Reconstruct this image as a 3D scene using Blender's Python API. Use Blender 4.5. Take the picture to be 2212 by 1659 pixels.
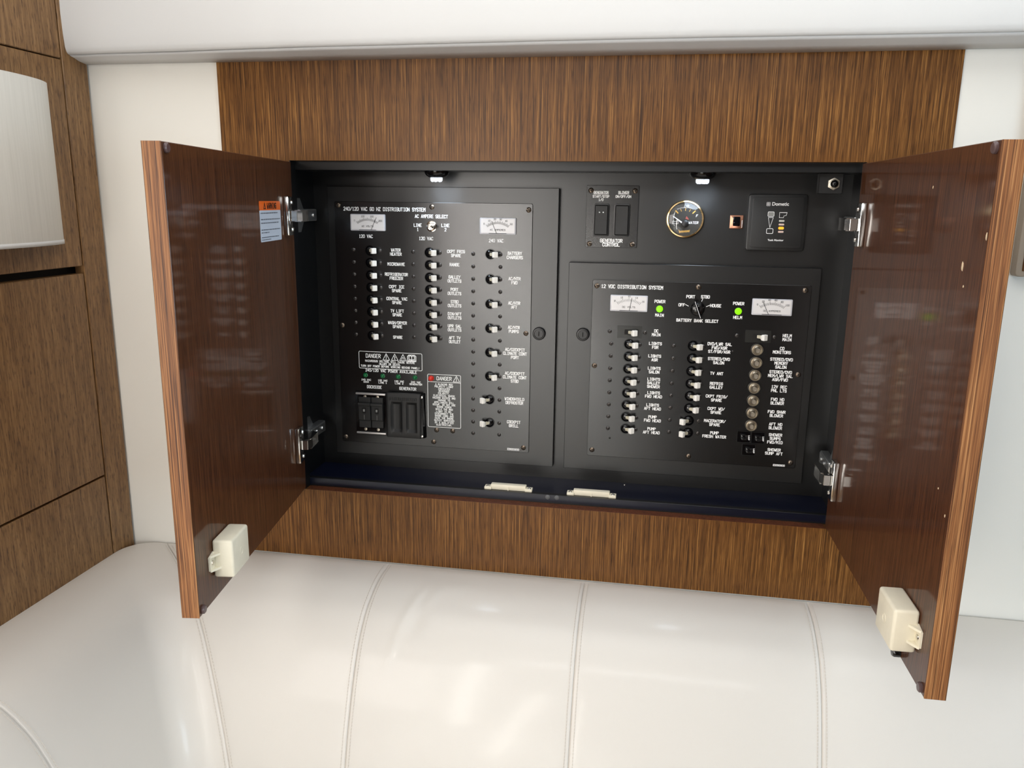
import bpy, bmesh, math, random
from mathutils import Vector, Matrix

random.seed(7)
for o in list(bpy.data.objects):
    bpy.data.objects.remove(o)
SC = bpy.context.scene
COL = SC.collection
PI = math.pi

# ------------------------------------------------------------------ camera, world, lights, exposure
cam = bpy.data.cameras.new('camera')
cam.sensor_width = 36.0
cam.sensor_fit = 'HORIZONTAL'
cam.lens = 1734.84 * 36.0 / 2212.0
cam.clip_start = 0.02
cam_o = bpy.data.objects.new('camera', cam)
COL.objects.link(cam_o)
cam_o.matrix_world = Matrix((
    (0.9844, -0.0500, 0.1688, 0.1501),
    (0.1757, 0.2161, -0.9604, -1.2557),
    (0.0115, 0.9751, 0.2215, -0.0605),
    (0, 0, 0, 1)))
cam_o.matrix_world = cam_o.matrix_world.normalized()
SC.camera = cam_o

SC.view_settings.view_transform = 'Standard'
SC.view_settings.look = 'None'
SC.view_settings.gamma = 1.0
SC.view_settings.use_curve_mapping = False
SC.view_settings.exposure = -0.79

world = bpy.data.worlds.new('world')
SC.world = world
world.use_nodes = True
bg = world.node_tree.nodes['Background']
bg.inputs[0].default_value = (0.93, 0.96, 1.0, 1)
bg.inputs[1].default_value = 0.55


def area_light(name, loc, target, sx, sy, power, color):
    l = bpy.data.lights.new(name, 'AREA')
    l.shape = 'RECTANGLE'
    l.size, l.size_y = sx, sy
    l.energy = power
    l.color = color
    o = bpy.data.objects.new(name, l)
    COL.objects.link(o)
    o.location = loc
    d = Vector(target) - Vector(loc)
    o.rotation_euler = d.to_track_quat('-Z', 'Y').to_euler()
    return o


# long skylight above the settee, cabin window on the right, added fill light on the left
area_light('skylight', (0.15, -0.52, 0.545), (0.15, -0.52, -1.0), 1.86, 0.72, 12.5, (0.94, 0.97, 1.0))
area_light('window_light_right', (2.25, -1.2, -0.30), (0.9, -0.1, -0.6), 1.2, 0.7, 58.0, (0.62, 0.82, 1.0))
area_light('fill_light_left', (-1.20, -1.75, -0.15), (-0.35, -0.10, -0.15), 1.3, 0.8, 38.0, (1.0, 0.93, 0.88))
# tall narrow lights added behind the camera for the streaks on the leather
area_light('streak_light', (-0.47, -1.97, -0.36), (-0.10, -0.20, -0.80), 0.085, 1.45, 14.0, (1.0, 0.97, 0.92))
area_light('niche_fill_light', (0.15, -1.55, 0.53), (0.0, 0.1, -0.25), 0.9, 0.3, 9.0, (0.97, 0.98, 1.0))  # added fill from above, lifts the toggles and print in the niche
streak2 = area_light('streak_light', (-0.255, -1.97, -0.60), (-0.02, -0.20, -0.85), 0.05, 0.95, 6.0, (1.0, 0.95, 0.88))
streak2.rotation_euler.rotate_axis('Z', math.radians(-12))


def spot_beam(name, loc, target, power, angle, color):
    l = bpy.data.lights.new(name, 'SPOT')
    l.energy = power
    l.color = color
    l.spot_size = math.radians(angle)
    l.spot_blend = 0.3
    l.shadow_soft_size = 0.05
    o = bpy.data.objects.new(name, l)
    COL.objects.link(o)
    o.location = loc
    o.rotation_euler = (Vector(target) - Vector(loc)).to_track_quat('-Z', 'Y').to_euler()


# spot beam added to brighten the unseen counter that the panels mirror
spot_beam('reflector_spot', (-0.34, -1.15, 0.54), (-0.36, -2.0, -0.92), 1450.0, 34, (0.93, 0.965, 1.0))


# ------------------------------------------------------------------ materials
def lin(c):
    c = c / 255.0
    return c / 12.92 if c <= 0.04045 else ((c + 0.055) / 1.055) ** 2.4


def rgb(r, g, b):
    return (lin(r), lin(g), lin(b), 1)


MATS = {}


def mat(name, color, rough=0.5, metal=0.0, spec=0.5, coat=0.0, coat_rough=0.1, emit=None, strength=0.0,
        bump=0.0, bump_scale=400.0, vary=0.0, vary_scale=30.0):
    m = bpy.data.materials.new(name)
    m.use_nodes = True
    nt = m.node_tree
    b = nt.nodes['Principled BSDF']
    b.inputs['Base Color'].default_value = color
    b.inputs['Roughness'].default_value = rough
    b.inputs['Metallic'].default_value = metal
    b.inputs['Specular IOR Level'].default_value = spec
    b.inputs['Coat Weight'].default_value = coat
    b.inputs['Coat Roughness'].default_value = coat_rough
    if emit:
        b.inputs['Emission Color'].default_value = emit
        b.inputs['Emission Strength'].default_value = strength
    if bump or vary:
        tc = nt.nodes.new('ShaderNodeTexCoord')
        if bump:
            n = nt.nodes.new('ShaderNodeTexNoise')
            n.inputs['Scale'].default_value = bump_scale
            n.inputs['Detail'].default_value = 3
            bp = nt.nodes.new('ShaderNodeBump')
            bp.inputs['Strength'].default_value = bump
            bp.inputs['Distance'].default_value = 0.001
            nt.links.new(tc.outputs['Object'], n.inputs['Vector'])
            nt.links.new(n.outputs['Fac'], bp.inputs['Height'])
            nt.links.new(bp.outputs['Normal'], b.inputs['Normal'])
        if vary:
            n = nt.nodes.new('ShaderNodeTexNoise')
            n.inputs['Scale'].default_value = vary_scale
            n.inputs['Detail'].default_value = 4
            nt.links.new(tc.outputs['Object'], n.inputs['Vector'])
            r = nt.nodes.new('ShaderNodeValToRGB')
            r.color_ramp.elements[0].position = 0.35
            r.color_ramp.elements[1].position = 0.7
            k = 1 - vary
            r.color_ramp.elements[0].color = (color[0] * k, color[1] * k, color[2] * k, 1)
            r.color_ramp.elements[1].color = color
            nt.links.new(n.outputs['Fac'], r.inputs['Fac'])
            nt.links.new(r.outputs['Color'], b.inputs['Base Color'])
    MATS[name] = m
    return m


def wood(name, dark, mid, light, rough=0.45, coat=0.0, coat_rough=0.15, fine=420.0, long=7.0, contrast=1.0, spec=0.4):
    m = bpy.data.materials.new(name)
    m.use_nodes = True
    nt = m.node_tree
    N, L = nt.nodes, nt.links
    b = N['Principled BSDF']
    b.inputs['Roughness'].default_value = rough
    b.inputs['Coat Weight'].default_value = coat
    b.inputs['Coat Roughness'].default_value = coat_rough
    b.inputs['Specular IOR Level'].default_value = spec
    tc = N.new('ShaderNodeTexCoord')

    def noise(sx, sz, detail=3):
        mp = N.new('ShaderNodeMapping')
        mp.inputs['Scale'].default_value = (sx, sx, sz)
        n = N.new('ShaderNodeTexNoise')
        n.inputs['Scale'].default_value = 1.0
        n.inputs['Detail'].default_value = detail
        n.inputs['Roughness'].default_value = 0.6
        L.new(tc.outputs['Object'], mp.inputs['Vector'])
        L.new(mp.outputs['Vector'], n.inputs['Vector'])
        return n
    n1 = noise(fine, long)
    n2 = noise(fine * 0.33, long * 0.35)
    n3 = noise(fine * 0.85, long * 3.2, 2)
    mx = N.new('ShaderNodeMath')
    mx.operation = 'MULTIPLY_ADD'
    mx.inputs[1].default_value = 0.34
    L.new(n2.outputs['Fac'], mx.inputs[0])
    ml = N.new('ShaderNodeMath')
    ml.operation = 'MULTIPLY'
    ml.inputs[1].default_value = 0.66
    L.new(n1.outputs['Fac'], ml.inputs[0])
    L.new(ml.outputs[0], mx.inputs[2])
    r = N.new('ShaderNodeValToRGB')
    e = r.color_ramp.elements
    e[0].position = 0.5 - 0.13 / contrast
    e[0].color = dark
    e[1].position = 0.5 + 0.15 / contrast
    e[1].color = light
    x = e.new(0.5 + 0.02)
    x.color = mid
    L.new(mx.outputs[0], r.inputs['Fac'])
    # short dark pores
    r2 = N.new('ShaderNodeValToRGB')
    r2.color_ramp.elements[0].position = 0.34
    r2.color_ramp.elements[0].color = (0.35, 0.3, 0.28, 1)
    r2.color_ramp.elements[1].position = 0.46
    r2.color_ramp.elements[1].color = (1, 1, 1, 1)
    L.new(n3.outputs['Fac'], r2.inputs['Fac'])
    mm = N.new('ShaderNodeMix')
    mm.data_type = 'RGBA'
    mm.blend_type = 'MULTIPLY'
    mm.inputs[0].default_value = 0.75
    L.new(r.outputs['Color'], mm.inputs[6])
    L.new(r2.outputs['Color'], mm.inputs[7])
    L.new(mm.outputs[2], b.inputs['Base Color'])
    bp = N.new('ShaderNodeBump')
    bp.inputs['Strength'].default_value = 0.12
    bp.inputs['Distance'].default_value = 0.0005
    L.new(n1.outputs['Fac'], bp.inputs['Height'])
    L.new(bp.outputs['Normal'], b.inputs['Normal'])
    MATS[name] = m
    return m


wood('wood_front', rgb(42, 23, 8), rgb(106, 68, 30), rgb(164, 117, 62), rough=0.36, spec=0.25, fine=760.0, long=9.0, contrast=0.85)
wood('wood_lip', rgb(70, 36, 20), rgb(98, 54, 32), rgb(120, 72, 46), rough=0.4)
wood('wood_door', rgb(44, 21, 10), rgb(80, 45, 23), rgb(110, 68, 40), rough=0.5, coat=0.55, coat_rough=0.09, fine=700.0, long=9.0, contrast=0.8, spec=0.15)
wood('wood_edge', rgb(72, 40, 19), rgb(142, 92, 52), rgb(188, 138, 88), rough=0.5, fine=850.0, long=5.0)
wood('wood_locker', rgb(90, 62, 36), rgb(128, 94, 58), rgb(156, 120, 79), rough=0.42, fine=420.0, long=18.0, contrast=0.7)
mat('white_wall', rgb(228, 224, 215), 0.55, bump=0.05, bump_scale=900)
mat('headliner', rgb(206, 205, 203), 0.6, bump=0.06, bump_scale=1200)
mat('cream_leather', rgb(216, 211, 204), 0.46, spec=0.32, coat=0.22, coat_rough=0.12, bump=0.10, bump_scale=1500)
mat('stitch_thread', rgb(204, 195, 184), 0.7)
mat('ceiling_white', rgb(236, 233, 226), 0.7)
mat('cabin_sole', rgb(150, 120, 86), 0.4, vary=0.3, vary_scale=12)
mat('black_satin', rgb(17, 17, 17), 0.40, spec=0.5, bump=0.05, bump_scale=2500)
mat('black_board', rgb(16, 16, 16), 0.32, spec=0.7, bump=0.05, bump_scale=2500)
mat('black_face', rgb(6, 6, 7), 0.24, spec=0.8, bump=0.03, bump_scale=3000)
mat('niche_black', rgb(9, 10, 12), 0.36, spec=0.5)
mat('niche_floor', rgb(8, 13, 32), 0.28, spec=0.5)  # black floor, the bluish LED light is put into its colour
mat('black_plastic', rgb(17, 17, 18), 0.38)
mat('black_gloss', rgb(9, 9, 11), 0.14)
mat('rocker_black', rgb(24, 24, 24), 0.5)
mat('dark_gap', rgb(8, 6, 5), 0.8)
mat('print_white', rgb(253, 253, 253), 0.6)
mat('print_dark', rgb(60, 60, 62), 0.6)
mat('needle_dark', rgb(40, 40, 42), 0.5)
mat('toggle_white', rgb(252, 250, 244), 0.38)
mat('toggle_ivory', rgb(205, 198, 176), 0.45)
mat('meter_face', rgb(226, 224, 224), 0.35)
mat('meter_bezel', rgb(200, 200, 206), 0.2)
mat('chrome', rgb(214, 212, 208), 0.14, metal=1.0)
mat('hinge_steel', rgb(205, 206, 206), 0.33, metal=1.0)
mat('nickel', rgb(190, 182, 168), 0.34, metal=1.0)
mat('brass_bezel', rgb(228, 200, 150), 0.16, metal=1.0)
mat('copper', rgb(168, 120, 98), 0.28, metal=1.0)
mat('screw_bronze', rgb(132, 118, 104), 0.35, metal=1.0)
mat('screw_black', rgb(96, 92, 90), 0.28, metal=0.8)
mat('silver_rail', rgb(196, 192, 190), 0.38, metal=0.6)
mat('white_plastic', rgb(236, 229, 208), 0.42, vary=0.06, vary_scale=60)
mat('bumper_brown', rgb(84, 66, 66), 0.3)
mat('felt_grey', rgb(96, 98, 100), 0.7)
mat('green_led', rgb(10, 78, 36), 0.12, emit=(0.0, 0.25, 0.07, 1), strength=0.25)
mat('green_lamp', rgb(120, 220, 10), 0.3, emit=(0.36, 0.85, 0.0, 1), strength=0.85)
mat('red_led', rgb(190, 40, 28), 0.15, emit=(0.7, 0.05, 0.03, 1), strength=0.3)
mat('amber_lamp', rgb(240, 170, 40), 0.3, emit=(1.0, 0.42, 0.04, 1), strength=1.3)
mat('led_white', rgb(240, 246, 255), 0.3, emit=(0.80, 0.90, 1.0, 1), strength=2.5)
mat('bar_grey', rgb(205, 203, 192), 0.5)
mat('bar_pink', rgb(224, 196, 184), 0.5)
mat('icon_grey', rgb(142, 142, 138), 0.6)
mat('sticker_orange', rgb(238, 106, 14), 0.4)
mat('sticker_blue_white', rgb(198, 208, 222), 0.45)
mat('sticker_ink', rgb(64, 70, 84), 0.6)
mat('sticker_warn_ink', rgb(60, 26, 8), 0.6)
mat('gold_ink', rgb(206, 160, 76), 0.45)
mat('dial_dark', rgb(44, 43, 40), 0.4)
mat('hub_red', rgb(150, 70, 62), 0.5)
mat('taupe_trim', rgb(150, 136, 120), 0.45)
mat('chip_pale', rgb(222, 200, 168), 0.7)
mat('clear_tint', rgb(46, 46, 44), 0.2)


def fabric_shade():
    m = mat('shade_fabric', rgb(200, 195, 184), 0.7)
    nt = m.node_tree
    b = nt.nodes['Principled BSDF']
    tc = nt.nodes.new('ShaderNodeTexCoord')
    mp = nt.nodes.new('ShaderNodeMapping')
    mp.inputs['Scale'].default_value = (260, 260, 8)
    n = nt.nodes.new('ShaderNodeTexNoise')
    n.inputs['Scale'].default_value = 1.0
    r = nt.nodes.new('ShaderNodeValToRGB')
    r.color_ramp.elements[0].position = 0.3
    r.color_ramp.elements[1].position = 0.7
    r.color_ramp.elements[0].color = rgb(198, 194, 185)
    r.color_ramp.elements[1].color = rgb(206, 202, 193)
    nt.links.new(tc.outputs['Object'], mp.inputs['Vector'])
    nt.links.new(mp.outputs['Vector'], n.inputs['Vector'])
    nt.links.new(n.outputs['Fac'], r.inputs['Fac'])
    nt.links.new(r.outputs['Color'], b.inputs['Base Color'])


fabric_shade()


def glass_mat():
    m = bpy.data.materials.new('gauge_glass')
    m.use_nodes = True
    nt = m.node_tree
    for n in list(nt.nodes):
        nt.nodes.remove(n)
    out = nt.nodes.new('ShaderNodeOutputMaterial')
    mix = nt.nodes.new('ShaderNodeMixShader')
    fr = nt.nodes.new('ShaderNodeFresnel')
    fr.inputs['IOR'].default_value = 1.5
    tr = nt.nodes.new('ShaderNodeBsdfTransparent')
    gl = nt.nodes.new('ShaderNodeBsdfGlossy')
    gl.inputs['Roughness'].default_value = 0.04
    nt.links.new(fr.outputs[0], mix.inputs[0])
    nt.links.new(tr.outputs[0], mix.inputs[1])
    nt.links.new(gl.outputs[0], mix.inputs[2])
    nt.links.new(mix.outputs[0], out.inputs['Surface'])
    MATS['gauge_glass'] = m


glass_mat()


# ------------------------------------------------------------------ mesh helpers
class MB:
    """collects shapes into one bmesh, built as ONE mesh"""

    def __init__(self):
        self.bm = bmesh.new()
        self.mi = 0

    def _tag(self, faces):
        for f in faces:
            f.material_index = self.mi

    def box(self, x0, x1, y0, y1, z0, z1, bevel=0.0, seg=2):
        t = bmesh.new()
        bmesh.ops.create_cube(t, size=1.0)
        bmesh.ops.scale(t, vec=(abs(x1 - x0), abs(y1 - y0), abs(z1 - z0)), verts=t.verts)
        bmesh.ops.translate(t, vec=((x0 + x1) / 2, (y0 + y1) / 2, (z0 + z1) / 2), verts=t.verts)
        if bevel:
            bmesh.ops.bevel(t, geom=list(t.edges), offset=bevel, segments=seg, affect='EDGES', profile=0.5)
        self._merge(t)
        return self

    def slab(self, x0, x1, y0, y1, z0, z1, r, seg=5, edge=0.0):
        """plate in the xz plane with rounded corners (radius r), thickness y0..y1"""
        pts = []
        for cx, cz, a0 in ((x1 - r, z1 - r, 0), (x0 + r, z1 - r, 90), (x0 + r, z0 + r, 180), (x1 - r, z0 + r, 270)):
            for i in range(seg + 1):
                a = math.radians(a0 + 90 * i / seg)
                pts.append((cx + r * math.cos(a), cz + r * math.sin(a)))
        self.prism(pts, y0, y1, edge)
        return self

    def prism(self, pts, y0, y1, edge=0.0):
        """outline pts (x,z), extruded from y0 to y1; edge bevels the y0 (front) rim"""
        t = bmesh.new()
        f = [t.verts.new((x, y0, z)) for x, z in pts]
        b = [t.verts.new((x, y1, z)) for x, z in pts]
        n = len(pts)
        ff = t.faces.new(f)
        t.faces.new(b[::-1])
        for i in range(n):
            t.faces.new((f[i], b[i], b[(i + 1) % n], f[(i + 1) % n]))
        bmesh.ops.recalc_face_normals(t, faces=t.faces)
        if edge:
            bmesh.ops.bevel(t, geom=list(ff.edges), offset=edge, segments=2, affect='EDGES', profile=0.5)
        self._merge(t)
        return self

    def lathe(self, prof, seg=20, cx=0, cy=0, cz=0, axis='y'):
        """prof: list of (r, h); revolve about axis; h grows along -y (towards the viewer) or +z"""
        t = bmesh.new()
        rings = []
        for r, h in prof:
            ring = []
            if r < 1e-6:
                v = t.verts.new((cx, cy - h, cz) if axis == 'y' else (cx, cy, cz + h))
                ring = [v] * seg
            else:
                for i in range(seg):
                    a = 2 * PI * i / seg
                    if axis == 'y':
                        ring.append(t.verts.new((cx + r * math.cos(a), cy - h, cz + r * math.sin(a))))
                    else:
                        ring.append(t.verts.new((cx + r * math.cos(a), cy + r * math.sin(a), cz + h)))
            rings.append(ring)
        for k in range(len(rings) - 1):
            A, B = rings[k], rings[k + 1]
            for i in range(seg):
                j = (i + 1) % seg
                vs = []
                for v in (A[i], A[j], B[j], B[i]):
                    if v not in vs:
                        vs.append(v)
                if len(vs) > 2:
                    try:
                        t.faces.new(vs)
                    except ValueError:
                        pass
        bmesh.ops.recalc_face_normals(t, faces=t.faces)
        self._merge(t)
        return self

    def hexa(self, v8):
        """box from 8 corners: bottom 4 then top 4, same order"""
        t = bmesh.new()
        v = [t.verts.new(p) for p in v8]
        for q in ((0, 1, 2, 3), (4, 5, 6, 7), (0, 1, 5, 4), (1, 2, 6, 5), (2, 3, 7, 6), (3, 0, 4, 7)):
            t.faces.new([v[i] for i in q])
        bmesh.ops.recalc_face_normals(t, faces=t.faces)
        self._merge(t)
        return self

    def tube(self, pts, r, seg=6):
        t = bmesh.new()
        rings = []
        for i, p in enumerate(pts):
            p = Vector(p)
            d = (Vector(pts[min(i + 1, len(pts) - 1)]) - Vector(pts[max(i - 1, 0)])).normalized()
            u = d.cross(Vector((0.31, 0.17, 0.93))).normalized()
            w = d.cross(u)
            rings.append([t.verts.new(p + (u * math.cos(2 * PI * k / seg) + w * math.sin(2 * PI * k / seg)) * r) for k in range(seg)])
        for a, b in zip(rings, rings[1:]):
            for k in range(seg):
                t.faces.new((a[k], a[(k + 1) % seg], b[(k + 1) % seg], b[k]))
        t.faces.new(rings[0][::-1])
        t.faces.new(rings[-1])
        bmesh.ops.recalc_face_normals(t, faces=t.faces)
        self._merge(t)
        return self

    def _merge(self, t):
        self._tag(t.faces)
        me = bpy.data.meshes.new('tmp')
        t.to_mesh(me)
        t.free()
        self.bm.from_mesh(me)
        bpy.data.meshes.remove(me)

    def grid(self, rows, closed=False):
        vs = [[self.bm.verts.new(p) for p in r] for r in rows]
        for a, b in zip(vs, vs[1:]):
            n = len(a)
            for i in range(n if closed else n - 1):
                j = (i + 1) % n
                f = self.bm.faces.new((a[i], a[j], b[j], b[i]))
                f.material_index = self.mi
                f.smooth = True
        return vs

    def mesh(self, name, mats, smooth=0):
        me = bpy.data.meshes.new(name)
        self.bm.to_mesh(me)
        self.bm.free()
        for m in ([mats] if isinstance(mats, str) else mats):
            me.materials.append(MATS[m])
        if smooth:
            for p in me.polygons:
                p.use_smooth = True
            try:
                me.set_sharp_from_angle(angle=math.radians(smooth))
            except AttributeError:
                pass
        return me


WLOC = {}


def obj(name, me, parent=None, loc=(0, 0, 0), rot=(0, 0, 0), local=False):
    """links one mesh object; loc is a world position unless local"""
    o = bpy.data.objects.new(name, me)
    COL.objects.link(o)
    loc = Vector(loc)
    if parent is not None:
        o.parent = parent
        if not local:
            loc = loc - WLOC[parent]
            WLOC[o] = loc + WLOC[parent]
    else:
        WLOC[o] = loc.copy()
    o.location = loc
    o.rotation_euler = rot
    return o


def thing(name, label, cat, loc, group=None):
    o = bpy.data.objects.new(name, None)
    COL.objects.link(o)
    o.location = loc
    o.empty_display_size = 0.02
    WLOC[o] = Vector(loc)
    o['label'] = label
    o['category'] = cat
    if group:
        o['group'] = group
    return o


def tag(o, label, cat, group=None):
    o['label'] = label
    o['category'] = cat
    if group:
        o['group'] = group
    return o


def structure(name, me, label=None, loc=(0, 0, 0)):
    o = obj(name, me, None, loc)
    o['kind'] = 'structure'
    if label:
        o['label'] = label
    return o


# ------------------------------------------------------------------ engraving alphabet (single strokes)
G = {
    'A': '00 26 40;12 32', 'B': '00 06 36 45 44 33 42 41 30 00;03 33', 'C': '45 36 16 05 01 10 30 41',
    'D': '00 06 36 45 41 30 00', 'E': '46 06 00 40;03 33', 'F': '46 06 00;03 33', 'G': '45 36 16 05 01 10 30 41 43 23',
    'H': '00 06;40 46;03 43', 'I': '10 30;20 26;16 36', 'J': '46 41 30 10 01', 'K': '00 06;46 03 40', 'L': '06 00 40',
    'M': '00 06 23 46 40', 'N': '00 06 40 46', 'O': '10 01 05 16 36 45 41 30 10', 'P': '00 06 36 45 44 33 03',
    'Q': '10 01 05 16 36 45 41 30 10;22 40', 'R': '00 06 36 45 44 33 03;23 40', 'S': '45 36 16 05 04 13 33 42 41 30 10 01',
    'T': '06 46;26 20', 'U': '06 01 10 30 41 46', 'V': '06 20 46', 'W': '06 10 23 30 46', 'X': '00 46;06 40', 'Y': '06 23 46;23 20',
    'Z': '06 46 00 40', '0': '10 01 05 16 36 45 41 30 10', '1': '15 26 20;10 30', '2': '05 16 36 45 44 00 40',
    '3': '05 16 36 45 44 33 13;33 42 41 30 10 01', '4': '30 36 02 42', '5': '46 06 03 33 42 41 30 10 01',
    '6': '45 36 16 05 01 10 30 41 42 33 03', '7': '06 46 10', '8': '13 04 05 16 36 45 44 33 13 02 01 10 30 41 42 33',
    '9': '01 10 30 41 45 36 16 05 04 13 43', '/': '00 46', '.': '20 21', '!': '26 22;20 21', '-': '13 33', ' ': ''}


def stroke_mesh(mb, segs, w, y=0.0, th=0.00012):
    """flat ribbons (x,z) with the width w, standing th proud towards -y"""
    for k, ((x0, z0), (x1, z1)) in enumerate(segs):
        tk = th + (k % 6) * 0.00004          # strokes lie on each other, never in one plane
        d = Vector((x1 - x0, z1 - z0))
        if d.length < 1e-7:
            d = Vector((0, 1))
            ln = 0
        else:
            d.normalize()
        n = Vector((-d.y, d.x)) * w / 2
        e = d * w * 0.42
        q = [(x0 - e.x + n.x, z0 - e.y + n.y), (x0 - e.x - n.x, z0 - e.y - n.y), (x1 + e.x - n.x, z1 + e.y - n.y), (x1 + e.x + n.x, z1 + e.y + n.y)]
        vs = [mb.bm.verts.new((a, y - tk, b)) for a, b in q]
        f = mb.bm.faces.new(vs)
        f.material_index = mb.mi


def text_segs(s, adv, h, gw=0.70, italic=0.0):
    """segments for the lines of s (split at |), centred; adv = pitch per letter, h = cap height"""
    out = []
    lines = s.split('|')
    pitch = h * 1.46
    for k, ln in enumerate(lines):
        zc = ((len(lines) - 1) / 2 - k) * pitch
        w = adv * len(ln)
        for i, ch in enumerate(ln):
            x0 = -w / 2 + adv * (i + 0.5) - adv * gw / 2
            for st in G.get(ch, '').split(';'):
                p = [(int(q[0]) / 4 * adv * gw, int(q[1]) / 6 * h) for q in st.split()]
                for a, b in zip(p, p[1:]):
                    out.append(((x0 + a[0] + italic * a[1], zc - h / 2 + a[1]), (x0 + b[0] + italic * b[1], zc - h / 2 + b[1])))
    return out


def print_text(parent, s, x, z, y, adv=3.5, h=4.8, w=0.95, mat_name='print_white', name='printed_label', rot=0.0, gw=0.70, italic=0.0):
    mb = MB()
    seg = text_segs(s, adv, h, gw, italic)
    if rot:
        c, sn = math.cos(rot), math.sin(rot)
        seg = [tuple((p[0] * c - p[1] * sn, p[0] * sn + p[1] * c) for p in q) for q in seg]
    stroke_mesh(mb, [tuple((p[0] / 1000, p[1] / 1000) for p in q) for q in seg], w / 1000)
    return obj(name, mb.mesh(name, mat_name), parent, (x / 1000, y, z / 1000))


def outline(pts, closed=True):
    pts = list(pts)
    if closed:
        pts = pts + [pts[0]]
    return list(zip(pts, pts[1:]))


def round_rect(x0, x1, z0, z1, r, seg=4):
    pts = []
    for cx, cz, a0 in ((x1 - r, z1 - r, 0), (x0 + r, z1 - r, 90), (x0 + r, z0 + r, 180), (x1 - r, z0 + r, 270)):
        for i in range(seg + 1):
            a = math.radians(a0 + 90 * i / seg)
            pts.append((cx + r * math.cos(a), cz + r * math.sin(a)))
    return pts


# ------------------------------------------------------------------ measures of the place (metres; wood front is the plane y = 0)
ZB = -0.5589          # bottom of the cabinet opening, its top is z = 0
HW = 0.4348           # half width of the opening
D = 0.1079            # depth of the black back board
YB = 0.0959           # front of the hinged boards
YF = 0.0939           # front of the printed face plates
ST = 0.0199           # thickness of the wood front
FZ = -0.5442          # niche floor
CZ = -0.0135          # niche ceiling
XL = -0.7843          # front of the wooden locker on the left
FLOOR, CEIL = -1.58, 0.55

# ------------------------------------------------------------------ the setting
b = MB()
b.box(XL - 0.45, -0.555, 0.004, 0.06, FLOOR, CEIL)
b.box(0.5502, 2.3, 0.004, 0.06, FLOOR, CEIL)
b.box(-0.555, 0.5502, 0.004, 0.06, 0.17, CEIL)
b.box(-0.555, 0.5502, 0.004, 0.06, FLOOR, -0.6845)
structure('wall_back', b.mesh('wall_back', 'white_wall'))
b = MB()
b.box(XL - 0.5, XL - 0.45, -3.4, 0.06, FLOOR, CEIL)
structure('wall_left', b.mesh('wall_left', 'white_wall'))
b = MB()
b.box(XL - 0.5, 2.3, -3.4, 0.06, FLOOR - 0.05, FLOOR)
structure('floor', b.mesh('floor', 'cabin_sole'))
b = MB()
b.box(XL - 0.5, 2.3, -3.4, 0.06, CEIL, CEIL + 0.05)
structure('ceiling', b.mesh('ceiling', 'ceiling_white'))
b = MB()
b.box(XL - 0.5, 2.3, -3.45, -3.4, FLOOR, CEIL)
structure('wall_rear', b.mesh('wall_rear', 'wood_door'))
b = MB()
b.box(2.3, 2.35, -3.45, 0.06, FLOOR, CEIL)
structure('wall_right', b.mesh('wall_right', 'white_wall'))

# ------------------------------------------------------------------ padded valance under the ceiling
val = thing('padded_valance', 'long white padded valance running along the top of the photo above the wood front', 'valance', (0.3, -0.03, 0.15))


def lerp_tab(tab, x):
    if x <= tab[0][0]:
        return tab[0][1]
    for (a, u), (c, v) in zip(tab, tab[1:]):
        if x <= c:
            t = (x - a) / (c - a)
            t = t * t * (3 - 2 * t)
            return u + (v - u) * t
    return tab[-1][1]


VX = [XL, XL + 0.006, XL + 0.015, XL + 0.03, XL + 0.05] + [XL + 0.08 + 0.05 * i for i in range(60)]
VX = [x for x in VX if x < 2.25]
face, under = [], []
for x in VX:
    fy = lerp_tab([(XL, -0.046), (-0.70, -0.049), (-0.34, -0.072), (0.1, -0.069), (0.6, -0.063)], x)
    zc = lerp_tab([(XL, 0.158), (-0.70, 0.1585), (-0.34, 0.1565), (0.06, 0.1580), (0.6, 0.1575)], x)
    zb = lerp_tab([(XL, 0.150), (-0.55, 0.1499), (0.55, 0.1482)], x)
    cy = fy + 0.006
    dip = lerp_tab([(-0.72, 0.0), (-0.50, 0.0018), (-0.30, 0.003)], x)
    face.append([(x, cy + 0.004, zc + dip), (x, cy - 0.001, zc + 0.0012), (x, cy - 0.0035, zc + 0.0018), (x, fy, zc + 0.0045), (x, fy - 0.0022, zc + 0.011), (x, fy - 0.004, zc + 0.03),
                 (x, fy - 0.005, zc + 0.06), (x, fy - 0.002, zc + 0.15), (x, fy + 0.01, CEIL - 0.001), (x, 0.003, CEIL - 0.001), (x, 0.003, zc + 0.02)])
    under.append([(x, cy + 0.004, zc + dip), (x, cy, zc), (x, cy + 0.01, zc - 0.002), (x, (cy) * 0.5, (zc + zb) / 2 - 0.0012), (x, -0.0008, zb), (x, -0.0006, zb + 0.018)])
b = MB()
b.grid(face, closed=True)
obj('face_cushion', b.mesh('face_cushion', 'headliner'), val, (0, 0, 0))
b = MB()
b.grid(under, closed=True)
obj('underside_cushion', b.mesh('underside_cushion', 'headliner'), val, (0, 0, 0))

# ------------------------------------------------------------------ wooden locker along the left wall
lock = thing('wooden_locker', 'tall olive brown wooden locker filling the left edge of the photo', 'locker', (XL - 0.2, -0.9, FLOOR))
LT = 0.018


def panel(name, y0, y1, z0, z1, parent=lock):
    b = MB()
    b.box(XL - LT, XL, y0, y1, z0, z1, 0.0012, 1)
    return obj(name, b.mesh(name, 'wood_locker'), parent, (0, 0, 0))


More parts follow.
